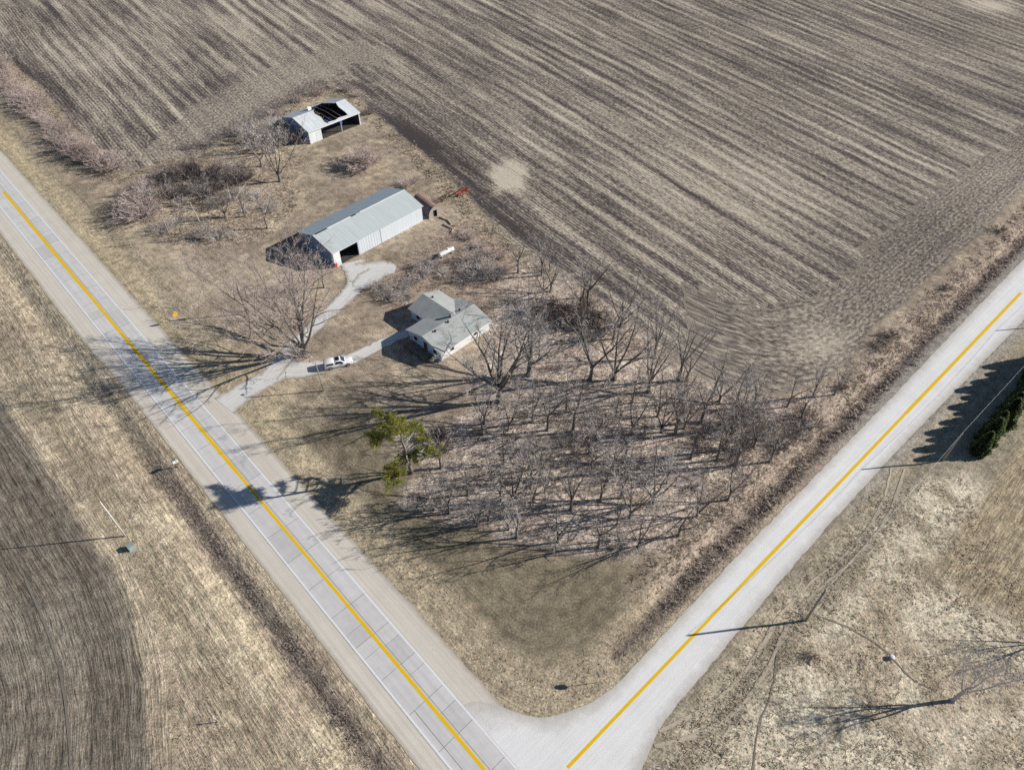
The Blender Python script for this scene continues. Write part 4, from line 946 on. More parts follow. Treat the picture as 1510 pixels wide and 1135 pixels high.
def signs():
    M_SY = plain('sign_yellow', (.92, .52, .01), .04, 2, .5); M_SR = plain('sign_red', (.55, .02, .02), .05, 2, .5); M_SB = plain('sign_back', (.45, .46, .47), .08, 3, .5)
    p = spot(264.5, 477); z = float(height(np.array([p.x]), np.array([p.y]))[0])
    t = thing('warning_sign', 'yellow diamond road sign on a post in the east verge of the highway', 'road sign', (p.x, p.y, z), ANG_A)
    m = MB(); m.box(-.09, -.03, -.03, .03, -.1, 3.1); m.build('post', M_STEEL, t)
    def plate(m, n, r, x0, x1, rot, zc):
        a = [m.vert((x0, r * math.cos(rot + 2 * PI * k / n), zc + r * math.sin(rot + 2 * PI * k / n))) for k in range(n)]
        b = [m.vert((x1, r * math.cos(rot + 2 * PI * k / n), zc + r * math.sin(rot + 2 * PI * k / n))) for k in range(n)]
        m.face(a[::-1]); m.face(b)
        for k in range(n): m.face((a[k], a[(k + 1) % n], b[(k + 1) % n], b[k]))
    m = MB(); plate(m, 4, .64, -.028, .0, 0, 2.55); m.build('sign_plate', M_SY, t)
    s_, o_ = 11.2, 5.2; p = spot(880, 1006); z = float(height(np.array([p.x]), np.array([p.y]))[0])
    t = thing('stop_sign', 'octagonal sign on a post in the weeds at the corner of the crossroads', 'road sign', (p.x, p.y, z), ANG_B)
    m = MB(); m.box(-.03, .03, -.03, .03, -.1, 2.9); m.build('post', M_STEEL, t)
    m = MB(); plate(m, 8, .46, .032, .05, PI / 8, 2.5); sp_ = m.build('sign_plate', M_WHITE, t)
    m = MB(); plate(m, 8, .42, .051, .054, PI / 8, 2.5); m.build('sign_face', M_SR, sp_)
    m = MB(); plate(m, 8, .455, .029, .0318, PI / 8, 2.5); m.build('sign_back', M_SB, sp_)
signs()

# ================================================================ vegetation
def bark(name, c1, c2, scale=2.5):
    g = NG(name, 0.95, 0.05); o = g.obj()
    n = g.noise(o, scale, 4, 0.7); r = g.rand()
    c = g.mix(g.rng(n, .35, .65, 0, 1), c1, c2)
    k = g.rng(r, 0, 1, 0.85, 1.12)
    return g.color(g.mix(1.0, c, g.comb(k, k, k), 'MULTIPLY'))
M_BARK = bark('grey_bark', (0.15, 0.135, 0.12), (0.31, 0.285, 0.26))
M_TWIG = bark('grey_twigs', (0.54, 0.485, 0.445), (0.78, 0.71, 0.66), 0.6)
M_TWIGP = bark('pinkish_twigs', (0.46, 0.37, 0.335), (0.64, 0.53, 0.48), 0.6)
M_TWIGD = bark('dark_twigs', (0.17, 0.135, 0.125), (0.30, 0.25, 0.235), 0.6)
M_DEADW = bark('bleached_limbs', (0.45, 0.42, 0.38), (0.62, 0.59, 0.55), 2)

class Tree:
    """collects branch polylines into a thick mesh and a twig mesh"""
    def __init__(s, seed): s.r = random.Random(seed); s.a = MB(); s.b = MB()
    def vec(s, d, ang):
        """a direction ang away from d, random azimuth"""
        a = d.orthogonal().normalized(); a.rotate(Matrix.Rotation(s.r.uniform(0, 2 * PI), 3, d.normalized()))
        return (d * math.cos(ang) + a * math.sin(ang)).normalized()
    def path(s, p, d, L, n, wob, up):
        P = [p.copy()]; D = d.copy(); st = L / n
        for k in range(n):
            D = (D + Vector((s.r.gauss(0, wob), s.r.gauss(0, wob), s.r.gauss(0, wob) + up))).normalized()
            P.append(P[-1] + D * st)
        return P
    def put(s, P, r0, r1, thick):
        m = len(P); rad = [r0 + (r1 - r0) * k / (m - 1) for k in range(m)]
        (s.a if thick else s.b).tube(P, rad, (7 if r0 > .15 else 5 if r0 > .06 else 4) if thick else 3, False)
    def at(s, P, t):
        x = t * (len(P) - 1); k = min(int(x), len(P) - 2); f = x - k
        return P[k].lerp(P[k + 1], f), (P[k + 1] - P[k]).normalized()
    def grow(s, P, r0, r1, L, lvl, cfg):
        c = cfg[lvl]
        for k in range(c['n']):
            t = c['t0'] + (1 - c['t0']) * (k + s.r.random()) / c['n']; t = min(t, .99)
            p, d = s.at(P, t); dd = s.vec(d, math.radians(s.r.uniform(*c['ang'])))
            if dd.z < c.get('minz', -.5): dd.z = abs(dd.z) * .5; dd.normalize()
            l = L * c['len'] * (1 - .55 * t) * s.r.uniform(.7, 1.25); r = max((r0 + (r1 - r0) * t) * c['r'], c['rmin'])
            Q = s.path(p, dd, l, c['seg'], c['wob'], c['up']); s.put(Q, r, max(r * .35, c['rmin'] * .7), lvl <= c.get('thick', 0))
            if lvl + 1 < len(cfg): s.grow(Q, r, r * .35, l, lvl + 1, cfg)
TW = 0.0095
def gen_tree(seed, H, r0, fork, nlead, spread, dens=1.0, lean=(0, 0), wob=.10, first=0, lead=(.46, .66)):
    T = Tree(seed); d = Vector((lean[0], lean[1], 1)).normalized()
    tr = T.path(Vector((0, 0, -.15)), d, H * fork, 5, .035, .02); T.put([tr[0]] + tr[1:], r0, r0 * .8, True)
    T.a.tube([Vector((0, 0, -.2)), Vector((0, 0, .15)), tr[1].lerp(tr[0], .4)], [r0 * 1.7, r0 * 1.3, r0], 8, False)
    cfg = [dict(n=int(9 * dens + .5), t0=.22, ang=(28, 58), len=.50, r=.55, rmin=.03, seg=6, wob=.13, up=.06, thick=0),
           dict(n=int(7 * dens + .5), t0=.2, ang=(30, 60), len=.48, r=.55, rmin=.02, seg=5, wob=.15, up=.04, thick=0),
           dict(n=int(6 * dens + .5), t0=.15, ang=(28, 62), len=.52, r=.6, rmin=TW, seg=3, wob=.16, up=.03, thick=0),
           dict(n=3, t0=.2, ang=(25, 60), len=.6, r=.8, rmin=TW * .8, seg=2, wob=.15, up=.02, thick=0)]
    for k in range(nlead):
        a = 2 * PI * (k + T.r.uniform(-.3, .3)) / nlead; el = math.radians(T.r.uniform(*spread)); 
        if k == 0 and nlead > 3: el *= .35
        p, _ = T.at(tr, T.r.uniform(.72, .99)); D = Vector((math.cos(a) * math.sin(el), math.sin(a) * math.sin(el), math.cos(el)))
        l = H * (1 - fork) * T.r.uniform(.85, 1.1) / max(.75, math.cos(el * .7)); r = r0 * T.r.uniform(*lead)
        Q = T.path(p, D, l, 9, wob * .6, .05); T.put(Q, r, .02, True); T.grow(Q, r, .02, l, 0, cfg)
    for k in range(first):      # suckers round the base
        a = T.r.uniform(0, 2 * PI); D = Vector((math.cos(a) * .5, math.sin(a) * .5, 1)).normalized(); Q = T.path(Vector((math.cos(a) * r0 * 1.3, math.sin(a) * r0 * 1.3, 0)), D, T.r.uniform(1.8, 3.6), 4, .12, .02)
        T.put(Q, .025, .012, False); T.grow(Q, .025, .012, 2.4, 2, cfg[:2] + [dict(n=7, t0=.2, ang=(20, 50), len=.5, r=.6, rmin=TW, seg=2, wob=.15, up=.02)])
    return T
def gen_bush(seed, H, R, n, dens=1.0):
    T = Tree(seed)
    cfg = [dict(n=int(7 * dens), t0=.2, ang=(20, 50), len=.5, r=.6, rmin=.016, seg=3, wob=.16, up=.02, thick=-1),
           dict(n=int(5 * dens), t0=.15, ang=(20, 55), len=.5, r=.7, rmin=.015, seg=2, wob=.15, up=.0, thick=-1)]
    T.a.lathe([(R * .45, -.15), (R * .3, .06), (R * .1, .12), (.02, .13)], 10)
    for k in range(n):
        a = T.r.uniform(0, 2 * PI); q = math.sqrt(T.r.random()); el = q * math.radians(58)
        D = Vector((math.cos(a) * math.sin(el), math.sin(a) * math.sin(el), math.cos(el)))
        p = Vector((math.cos(a), math.sin(a), 0)) * (R * .35 * q); p.z = -.05; l = H * T.r.uniform(.7, 1.1)
        Q = T.path(p, D, l, 5, .11, .05); T.put(Q, .028, .012, k % 3 == 0); T.grow(Q, .028, .012, l, 0, cfg)
    return T
def tree_proto(T, bark_m, twig_m):
    return (T.a.mesh('trunk', bark_m, True), T.b.mesh('crown', twig_m, False))
PROTO = {}
def proto(key, fn, bark_m, twig_m):
    PROTO[key] = tree_proto(fn(), bark_m, twig_m)
for k in range(4): proto(('tree', k), lambda: gen_tree(100 + k, 12.0, .28, (.16, .3, .22, .36)[k], (5, 4, 3, 4)[k], ((14, 52), (8, 36), (12, 40), (10, 50))[k], (.70, .65, .72, .62)[k]), M_BARK, M_TWIG)
proto(('old', 0), lambda: gen_tree(131, 20.0, .58, .20, 6, (18, 46), .92), M_BARK, M_TWIG)
proto(('old', 1), lambda: gen_tree(137, 20.0, .56, .22, 5, (16, 44), .92), M_BARK, M_TWIG)
proto(('pale', 0), lambda: gen_tree(191, 13.0, .26, .30, 4, (10, 38), .92), M_TWIG, M_TWIG)
proto(('maple', 0), lambda: gen_tree(151, 21.0, .74, .12, 12, (8, 56), 1.08, first=60, lead=(.26, .42)), M_BARK, M_TWIGP)
for k in range(3): proto(('slim', k), lambda: gen_tree(170 + k, 9.0, .18, (.3, .42, .2)[k], (3, 2, 4)[k], (8, 36), .66), M_BARK, M_TWIG)
proto(('round', 0), lambda: gen_bush(260, 3.0, 2.4, 85, 1.15), M_BARK, M_TWIGP)
for k in range(3): proto(('bush', k), lambda: gen_bush(200 + k, 3.0, 2.0, 42), M_BARK, M_TWIGP)
for k in range(2): proto(('dark', k), lambda: gen_bush(220 + k, 2.8, 2.4, 30, 1.15), M_BARK, M_TWIGD)
for k in range(2): proto(('scrub', k), lambda: gen_bush(230 + k, 2.2, 2.2, 24), M_BARK, M_TWIG)

def hz1(x, y): return float(height(np.array([x]), np.array([y]))[0])
def plant(key, x, y, h, base_h, label, name='bare_tree', cat='tree', group=None, rz=None, wide=1.0, tilt=(0, 0)):
    t = thing(name, label, cat, (x, y, hz1(x, y)), rnd.uniform(0, 2 * PI) if rz is None else rz, group)
    s = h / base_h; t.scale = (s * wide, s * wide, s)
    if tilt != (0, 0): t.rotation_euler = (tilt[0], tilt[1], t.rotation_euler[2])
    names = ('trunk', 'crown') if cat == 'tree' else ('stem', 'twigs')
    for nm, me in zip(names, PROTO[key]):
        o = bpy.data.objects.new(nm, me); COL.objects.link(o); o.parent = t
    return t
def plant_px(key, px, py, *a, **k):
    p = spot(px, py); return plant(key, p.x, p.y, *a, **k)

# ---- trees one can tell apart
plant_px(('maple', 0), 450, 524, 21.0, 21.0, 'huge bare spreading tree with pinkish twigs beside the drive fork left of the white pickup', 'bare_maple', rz=0.6, wide=1.18)
plant_px(('old', 0), 736, 592, 21.0, 20.0, 'tall bare tree with pale trunk, nearest the front right corner of the farmhouse', 'bare_tree', rz=2.1)
plant_px(('old', 1), 780, 553, 20.0, 20.0, 'tall bare dark limbed tree, right hand one of the pair by the farmhouse', 'bare_tree', rz=.4)
plant_px(('old', 1), 956, 578, 16.5, 20.0, 'bare forked tree standing apart in the grove below the field edge, bold trunk shadow', 'bare_tree', rz=3.3, wide=.85)
plant_px(('tree', 1), 478, 424, 8.5, 12.0, 'small bare tree in front of the shaded end of the long barn', rz=1.0, wide=1.1)
plant_px(('tree', 0), 413, 268, 16.0, 12.0, 'bare tree at the right side of the farmyard thicket below the derelict shed', rz=4.0, wide=1.0)
plant_px(('slim', 0), 394, 337, 10.5, 9.0, 'slender forked bare tree at the thicket corner nearest the long barn', rz=2.2)
plant_px(('tree', 0), 333, 320, 7.5, 12.0, 'squat broken topped bare tree in the middle of the farmyard thicket', rz=5.0, wide=1.3)
plant_px(('pale', 0), 1405, 1033, 12.5, 13.0, 'lone bare tree leaning over the pale meadow in the bottom right', rz=1.3, wide=1.1, tilt=(-.03, .10))
plant_px(('tree', 0), 1548, 946, 8.5, 12.0, 'bare tree at the far right edge of the pale meadow', rz=.3)
for (px, py, h, k, lab) in ((386, 246, 11, 2, 'bare tree left of the tall thicket tree, below the scrub of the derelict shed'), (404, 226, 13, 0, 'bare tree whose crown covers the shaded end of the derelict shed'), (226, 305, 7, 1, 'bare tree at the highway side of the farmyard thicket'),
                      (268, 345, 6.5, 2, 'small bare tree near the thin grey pole of the thicket'), (350, 272, 8, 0, 'bare tree behind the bleached fallen limbs of the thicket'), (310, 352, 6, 3, 'low bare tree on the near rim of the farmyard thicket'), (372, 212, 10, 1, 'bare tree at the field edge of the thicket, left of the derelict shed'),
                      (300, 300, 7.5, 0, 'bare tree between the brambles and the leaning snag'), (362, 320, 8, 1, 'bare tree between the squat tree and the slender forked tree'), (252, 300, 7, 2, 'bare tree at the highway end of the brambles')):
    plant_px(('tree', k), px, py, h, 12.0, lab, rz=px * .1, wide=1.15)
def snag():
    p = spot(296, 331); t = thing('dead_snag', 'leafless leaning snag with pale bark left of the squat thicket tree', 'dead tree', (p.x, p.y, 0))
    m = MB(); m.tube([(0, 0, -.1), (-.3, .3, 2.2), (-.8, .5, 4.4), (-1.0, .7, 5.8)], [.14, .12, .09, .05], 6); m.build('trunk', M_DEADW, t, True)
    m = MB(); m.tube([(-.5, .4, 3.0), (-1.4, .1, 4.0), (-1.7, 0, 4.5)], [.06, .05, .02], 5); m.build('limb', M_DEADW, t, True)
    p = spot(343, 296); rr = random.Random(8)
    for k, (a, l, lab) in enumerate(((2.6, 5.0, 'bleached fallen limb pointing to the highway in the thicket'), (1.9, 4.2, 'bleached fallen limb upright against the dark brush of the thicket'), (1.1, 5.5, 'bleached fallen limb nearest the derelict shed'), (.7, 4.0, 'short bleached fallen limb on the barn side of the tangle'))):
        m = MB(); d = Vector((math.cos(a), math.sin(a), .42)); q = [Vector((0, 0, .2)) + d * (l * j / 4) + Vector((rr.uniform(-.2, .2), rr.uniform(-.2, .2), 0)) for j in range(5)]
        m.tube(q, [.16, .14, .11, .08, .03], 6); m.tube([q[2], q[2] + Vector((math.cos(a + .7), math.sin(a + .7), .7)) * 1.4], [.07, .02], 5)
        tag(m.build('fallen_limb', M_DEADW, None, True, (p.x + k * 1.3 - 2, p.y + (k % 2) * .8, 0)), lab, 'dead limb', 'bleached limbs in the farmyard thicket')
snag()

# ---- the grove: named stems seen in the photo, the rest filled in between
G_ = 'bare trees of the grove'
taken = [tuple(spot(*p)[:2]) for p in ((736, 592), (780, 553), (956, 578))]
def grove_label(x, y):
    s, o = fB(x, y); b = float(np.interp(s, *BL)); px = None
    dfe = float(sdist(np.array([x]), np.array([y]), POLY_FIELD)[0])
    dco = float(sdist(np.array([x]), np.array([y]), POLY_CORNER)[0])
    if o - b < 14: return 'bare grey tree in the grove strip along the gravel road ditch'
    if dfe > -9: return 'bare grey tree on the field side rim of the grove'
    if dco > -9: return 'bare grey tree on the mown lawn rim of the grove'
    return 'bare grey tree in the inner part of the dense grove'
def grove_tree(x, y, h, k, slim):
    key = ('slim', k % 3) if slim else ('tree', k % 4)
    plant(key, x, y, h, 9.0 if slim else 12.0, grove_label(x, y), 'grove_tree', 'tree', G_, wide=rnd.uniform(.85, 1.1)); taken.append((x, y))
STEMS = [(785, 623, 10, 1), (712, 641, 8, 1), (749, 635, 9, 1), (845, 637, 11, 0), (799, 691, 10, 0), (995, 641, 13, 0), (869, 699, 10, 1), (724, 713, 9, 0), (870, 640, 8, 1),
         (842, 752, 10, 0), (750, 781, 6, 0), (1034, 622, 11, 0), (1070, 663, 12, 1), (1134, 681, 9, 0), (1073, 737, 10, 0), (915, 734, 10, 1), (962, 742, 10, 0), (1056, 679, 10, 0),
         (870, 560, 13, 0), (905, 500, 9, 0), (855, 450, 9, 0), (1000, 560, 12, 0), (930, 640, 11, 0), (690, 730, 9, 0), (640, 752, 7, 0), (1180, 618, 8, 1), (800, 440, 10, 0), (1230, 582, 7, 1), (704, 776, 9, 0), (762, 793, 9, 0), (822, 799, 10, 0), (882, 806, 9, 0), (941, 806, 9, 0), (662, 757, 8, 0), (1000, 790, 8, 0), (650, 690, 9, 0), (905, 560, 12, 0), (1110, 600, 9, 0), (812, 430, 11, 0), (865, 455, 12, 0), (915, 482, 12, 0), (965, 527, 11, 0), (1012, 562, 10, 0), (764, 402, 8, 0), (1060, 592, 9, 0), (1160, 600, 8, 1)]
for k, (px, py, h, sl) in enumerate(STEMS):
    p = spot(px, py); grove_tree(p.x, p.y, h * rnd.uniform(1.0, 1.4), k, bool(sl))
gp = np.array(POLY_GROVE); lo, hi = gp.min(0), gp.max(0); tries = 0; n_add = 0
while n_add < 36 and tries < 6000:
    tries += 1; x = rnd.uniform(lo[0], hi[0]); y = rnd.uniform(lo[1], hi[1])
    if sdist(np.array([x]), np.array([y]), POLY_GROVE)[0] < 1.5: continue
    if min((x - a) ** 2 + (y - b) ** 2 for a, b in taken) < 2.0 ** 2: continue
    if -6 < x < 32 and 96 < y < 119: continue
    q = spot(745, 575)
    if math.hypot(x - q.x, y - q.y) < 9: continue
    grove_tree(x, y, rnd.triangular(4.5, 14.5, 8), rnd.randrange(12), rnd.random() < .45); n_add += 1

# ---- bushes
def bushes(pts, kind, label, group, hs, name='bush', wide=1.2):
    for k, (px, py) in enumerate(pts):
        h = hs * rnd.uniform(.75, 1.2); lab = label[k] if isinstance(label, list) else label
        plant_px((kind, rnd.randrange(3 if kind == 'bush' else 2)), px, py, h, 3.0 if kind == 'bush' else 2.8 if kind == 'dark' else 2.2, lab, name, 'bush', group, wide=wide * rnd.uniform(.85, 1.2))
plant_px(('round', 0), 535, 246, 4.8, 3.0, 'round pinkish leafless bush between the derelict shed and the long barn', 'round_bush', 'bush', None, 0.0, 1.25)
bushes([(8, 118), (28, 140), (48, 158), (62, 178), (82, 192), (98, 212), (118, 226), (140, 238), (165, 248), (3, 100), (16, 130), (38, 150), (54, 168), (72, 184), (90, 203), (108, 219), (128, 233), (152, 244), (-15, 105), (-5, 122)], 'bush', 'pinkish leafless bush in the strip between highway and field, top left', 'bushes along the field edge top left', 4.0)
bushes([(470, 140), (490, 130), (512, 134), (528, 142), (545, 168), (440, 150), (405, 172)], 'bush', 'low pinkish bush on the field edge round the derelict shed', 'bushes round the derelict shed', 2.0)
bushes([(392, 208), (408, 198), (425, 190), (430, 210), (400, 190), (380, 215), (415, 212), (370, 200), (440, 205)], 'scrub', 'grey twiggy scrub in the shadow at the closed end of the derelict shed', 'scrub in the shed shadow', 4.0, 'scrub_bush', 1.1)
bushes([(258, 258), (275, 262), (292, 258), (308, 264), (325, 262), (285, 250), (345, 270), (365, 262), (240, 270), (330, 300), (250, 290), (275, 285), (310, 285)], 'dark', 'dark brown bramble in the upper part of the farmyard thicket', 'brambles in the farmyard thicket', 3.4, 'bramble', 1.3)
bushes([(218, 290), (228, 312), (240, 340), (268, 300), (300, 345), (322, 352), (345, 350), (365, 310), (380, 290), (350, 285), (260, 330), (215, 268), (400, 310)], 'scrub', 'low leafless scrub spread through the farmyard thicket', 'scrub in the farmyard thicket', 2.0, 'scrub_bush', 1.2)
bushes([(300, 350), (330, 345), (215, 275), (235, 262)], 'bush', 'pinkish bush at the outer rim of the farmyard thicket', 'pink bushes of the farmyard thicket', 2.2)
bushes([(570, 440), (585, 428), (600, 440), (603, 420), (622, 408), (640, 398), (655, 405), (668, 390), (690, 398), (700, 382), (712, 405), (685, 415), (560, 425), (630, 392), (720, 392), (735, 410)], 'scrub', 'tangled leafless brush between the farmhouse and the propane tank', 'brush behind the farmhouse', 2.2, 'scrub_bush', 1.25)
bushes([(690, 350), (705, 365), (722, 375), (738, 380), (600, 275), (612, 268), (745, 400), (640, 300)], 'bush', 'thin pinkish bush along the field edge behind the long barn', 'bushes on the field edge behind the barn', 1.9)
bushes([(792, 468), (808, 462), (825, 470), (845, 474), (862, 468), (878, 480), (872, 462), (885, 492)], 'dark', 'dark vine tangle at the back of the grove near the field', 'vine tangles at the back of the grove', 3.0, 'vine_tangle', 1.3)
bushes([(640, 655), (655, 665), (648, 645)], 'dark', 'dark bush right behind the green pine', 'dark bushes behind the pine', 2.6, 'dark_bush', 1.1)
bushes([(1050, 640), (1078, 625), (1100, 648), (1120, 640), (1145, 660), (1165, 640), (1085, 670), (1190, 625), (1030, 660), (1110, 610)], 'dark', 'dark scrub where the grove meets the gravel road ditch', 'dark scrub by the ditch', 2.2, 'dark_bush', 1.3)
sc = []
while len(sc) < 8:
    px, py = rnd.uniform(640, 1150), rnd.uniform(600, 810); p = spot(px, py)
    if sdist(np.array([p.x]), np.array([p.y]), POLY_GROVE)[0] > 1: sc.append((px, py))
bushes(sc, 'scrub', 'low grey scrub on the tan floor of the grove', 'scrub on the grove floor', 1.7, 'scrub_bush', 1.3)
bushes([(1308, 496), (1290, 512), (1395, 425), (1470, 340), (1240, 572)], 'dark', 'dark weedy bush on the field bank of the gravel road ditch', 'weedy bushes along the gravel road ditch', 1.3, 'dark_bush', 1.4)
bushes([(1195, 968)], 'dark', 'small dark bush in the meadow below the nearest power pole', None, 1.2, 'dark_bush', 1.0)

bushes([(208, 288), (212, 306), (210, 322)], 'bush', 'tall pinkish bush on the lawn side of the farmyard thicket, throwing a long shadow', 'tall bushes beside the thicket lawn', 4.6)

# ---- conifer row
def leaf_cloud(name, C, D, size, mats, seed, aspect=2.2, droop=0.0):
    """C (n,3) centres, D (n,3) outward directions, one leaf quad each"""
    rs = np.random.RandomState(seed); n = len(C)
    D = D + rs.randn(n, 3) * .45; D /= np.linalg.norm(D, axis=1)[:, None] + 1e-9
    S = np.cross(D, rs.randn(n, 3)); S /= np.linalg.norm(S, axis=1)[:, None] + 1e-9
    l = size * rs.uniform(.6, 1.4, (n, 1)); w_ = l / aspect
    V = np.stack([C - S * w_ * .35, C + S * w_ * .35, C + D * l * .7 + S * w_ * .5, C + D * l + [0, 0, -droop], C + D * l * .7 - S * w_ * .5], 1).reshape(-1, 3)
    q = np.arange(n * 5).reshape(n, 5)
    me = big_mesh(name, V, q, mats, False); fattr(me, 'leaf', np.repeat(rs.rand(n), 5)); return me
def thin(g, col, amt, nrm=None):
    """thin leaf: part of the light passes through"""
    m = g.color(col); tl = g.t.nodes.new('ShaderNodeBsdfTranslucent'); g.t.links.new(col, tl.inputs[0])
    if nrm is not None: g.t.links.new(nrm, tl.inputs[1])
    mx = g.t.nodes.new('ShaderNodeMixShader'); mx.inputs[0].default_value = amt
    g.t.links.new(g.b.outputs[0], mx.inputs[1]); g.t.links.new(tl.outputs[0], mx.inputs[2])
    g.t.links.new(mx.outputs[0], g.t.nodes['Material Output'].inputs[0]); return m
def foliage(name, dark, mid, light):
    g = NG(name, 0.7, 0.15); r = g.attr('leaf')[2]; n = g.noise(g.obj(), 0.9, 3)
    f = g.math('ADD', g.math('MULTIPLY', r, .55), g.math('MULTIPLY', n, .5))
    return thin(g, g.ramp(f, [(.25, dark), (.5, mid), (.8, light)]), .45)
M_CED = foliage('cedar_foliage', (.055, .082, .04), (.125, .17, .075), (.25, .29, .135))
M_PINE = foliage('pine_needles', (.15, .16, .04), (.36, .365, .075), (.56, .55, .14))
def cedar_mesh(seed, H, R):
    rs = np.random.RandomState(seed); n = 7000
    z = H * (rs.rand(n) ** 1.25); t = z / H; a = rs.rand(n) * 2 * PI
    prof = np.where(t < .12, .75 + t * 2, (1 - t) ** .9 * 1.12); lob = 1 + .14 * np.sin(a * 5 + t * 9) + .10 * np.sin(a * 9 - t * 14)
    r = R * prof * lob * (rs.rand(n) ** .33)
    C = np.stack([r * np.cos(a), r * np.sin(a), z * .98 + .05], 1); D = np.stack([np.cos(a), np.sin(a), np.full(n, .55)], 1)
    crown = leaf_cloud('crown', C, D, .42, M_CED, seed, 1.9)
    m = MB(); m.tube([(0, 0, -.1), (0, 0, H * .5), (0, 0, H * .95)], [.16, .1, .03], 7)
    return m.mesh('trunk', M_BARK, True), crown
for k in range(3): PROTO[('cedar', k)] = cedar_mesh(300 + k, 6.0, 1.55)
cb = spot(1440, 668); s0_, o0_ = fB(cb.x, cb.y)
CL = ['first conifer of the dark row, nearest the meadow', 'second conifer of the dark row beside the gravel road', 'third conifer of the dark row beside the gravel road', 'fourth conifer of the dark row beside the gravel road', 'fifth conifer of the dark row, at the right edge of the picture']
for k in range(12):
    q = PB(s0_ + .3 + k * 3.2, o0_ - rnd.uniform(-.3, .3))
    plant(('cedar', k % 3), q[0], q[1], (5.4, 6.3, 5.7, 6.9, 6.1)[k % 5] * (1 if k < 6 else 1.12), 6.0, CL[k] if k < 5 else 'conifer of the dark row beyond the right edge, seen by its shadow', 'conifer', 'tree', 'row of dark conifers')

# ---- the sparse pine
def pine():
    base = spot(607, 697); bz = hz1(base.x, base.y)
    t = thing('pine_tree', 'sparse green pine with bare grey inner limbs at the lawn corner of the grove', 'tree', (base.x, base.y, bz))
    top = spot(588, 632, 15.0); ax = lambda z: Vector((0, 0, 0)).lerp(Vector((top.x - base.x, top.y - base.y, 15.0)) * 1.0, z / 15.0)
    m = MB(); m.tube([ax(z) + Vector((.06 * math.sin(z), .05 * math.cos(z * 1.3), 0)) for z in (-.2, 1, 3, 5, 7, 9, 11, 13, 15)], [.42, .36, .32, .29, .26, .22, .17, .11, .05], 9); tr = m.build('trunk', bark('pine_bark', (.20, .17, .145), (.38, .33, .29), 2), t, True)
    CLP = [(561, 604, 15, 1.2), (556, 614, 14.6, 1.0), (570, 616, 14.8, 1.2), (566, 628, 14.5, 1.3), (580, 630, 15, 1.5), (592, 636, 14.5, 1.2), (602, 627, 13.5, 1.2), (548, 640, 12.5, 1.3), (556, 648, 12, 1.4), (566, 642, 12.5, 1.4), (612, 628, 12, 1.0),
           (624, 628, 10, .7), (628, 644, 9, 1.1), (636, 652, 8.5, 1.2), (645, 662, 8, 1.3), (641, 668, 7.5, 1.0), (608, 668, 7, 1.2), (616, 674, 6.5, 1.1), (600, 672, 6.5, .8), (584, 680, 7, 1.0), (580, 690, 6.5, 1.2), (574, 700, 6, 1.2), (566, 697, 6, 1.0), (578, 712, 5.5, 1.2), (568, 717, 5.2, 1.1), (586, 700, 6, .9), (590, 618, 13.8, .7), (620, 622, 11, .6)]
    lb = MB(); rs = np.random.RandomState(77); CC = []; DD = []
    for px, py, z, r in CLP:
        e = spot(px, py, z) - base; s = ax(max(1.5, z - 1.2)); mid = s.lerp(e, .5) + Vector((rs.randn() * .2, rs.randn() * .2, -.25))
        lb.tube([s, s.lerp(mid, .5) + Vector((0, 0, -.1)), mid, mid.lerp(e, .6), e], [.10, .085, .07, .05, .02], 5)
        for j in range(7):
            d = Vector((rs.randn(), rs.randn(), rs.randn() * .35)).normalized(); b = mid.lerp(e, .4 + .6 * rs.rand()); tip = b + d * r * 1.15; lb.tube([b, b.lerp(tip, .5) + Vector((0, 0, .06)), tip], [.03, .022, .01], 3, False)
            n = int(105 * r); f = rs.rand(n) ** .7; c = np.array(b)[None] + f[:, None] * (np.array(tip) - np.array(b))[None] + rs.randn(n, 3) * .15 * r
            CC.append(c); DD.append(np.tile(np.array(d) + [0, 0, .35], (n, 1)))
    for z, a, l in ((6.5, 3.6, 4.0), (7.2, 5.0, 2.8), (7.0, .2, 3.6), (6.2, 2.6, 3.0), (5.0, 4.4, 2.4), (8.2, .8, 2.6), (8.8, 3.1, 3.2), (5.6, 1.4, 2.6)):
        p = ax(z); d = Vector((math.cos(a), math.sin(a), .25)); q = [p + d * (l * k / 4) + Vector((rs.randn() * .1, rs.randn() * .1, -.08 * k)) for k in range(5)]; lb.tube(q, [.12, .10, .08, .05, .02], 5); lb.tube([q[2], q[2] + Vector((math.cos(a + .8), math.sin(a + .8), .1)) * l * .35], [.05, .015], 4)
    lb.build('limb', M_DEADW, t, True)
    me = leaf_cloud('crown', np.concatenate(CC), np.concatenate(DD), .34, M_PINE, 5, 6.5, .02)
    o = bpy.data.objects.new('crown', me); COL.objects.link(o); o.parent = t
pine()

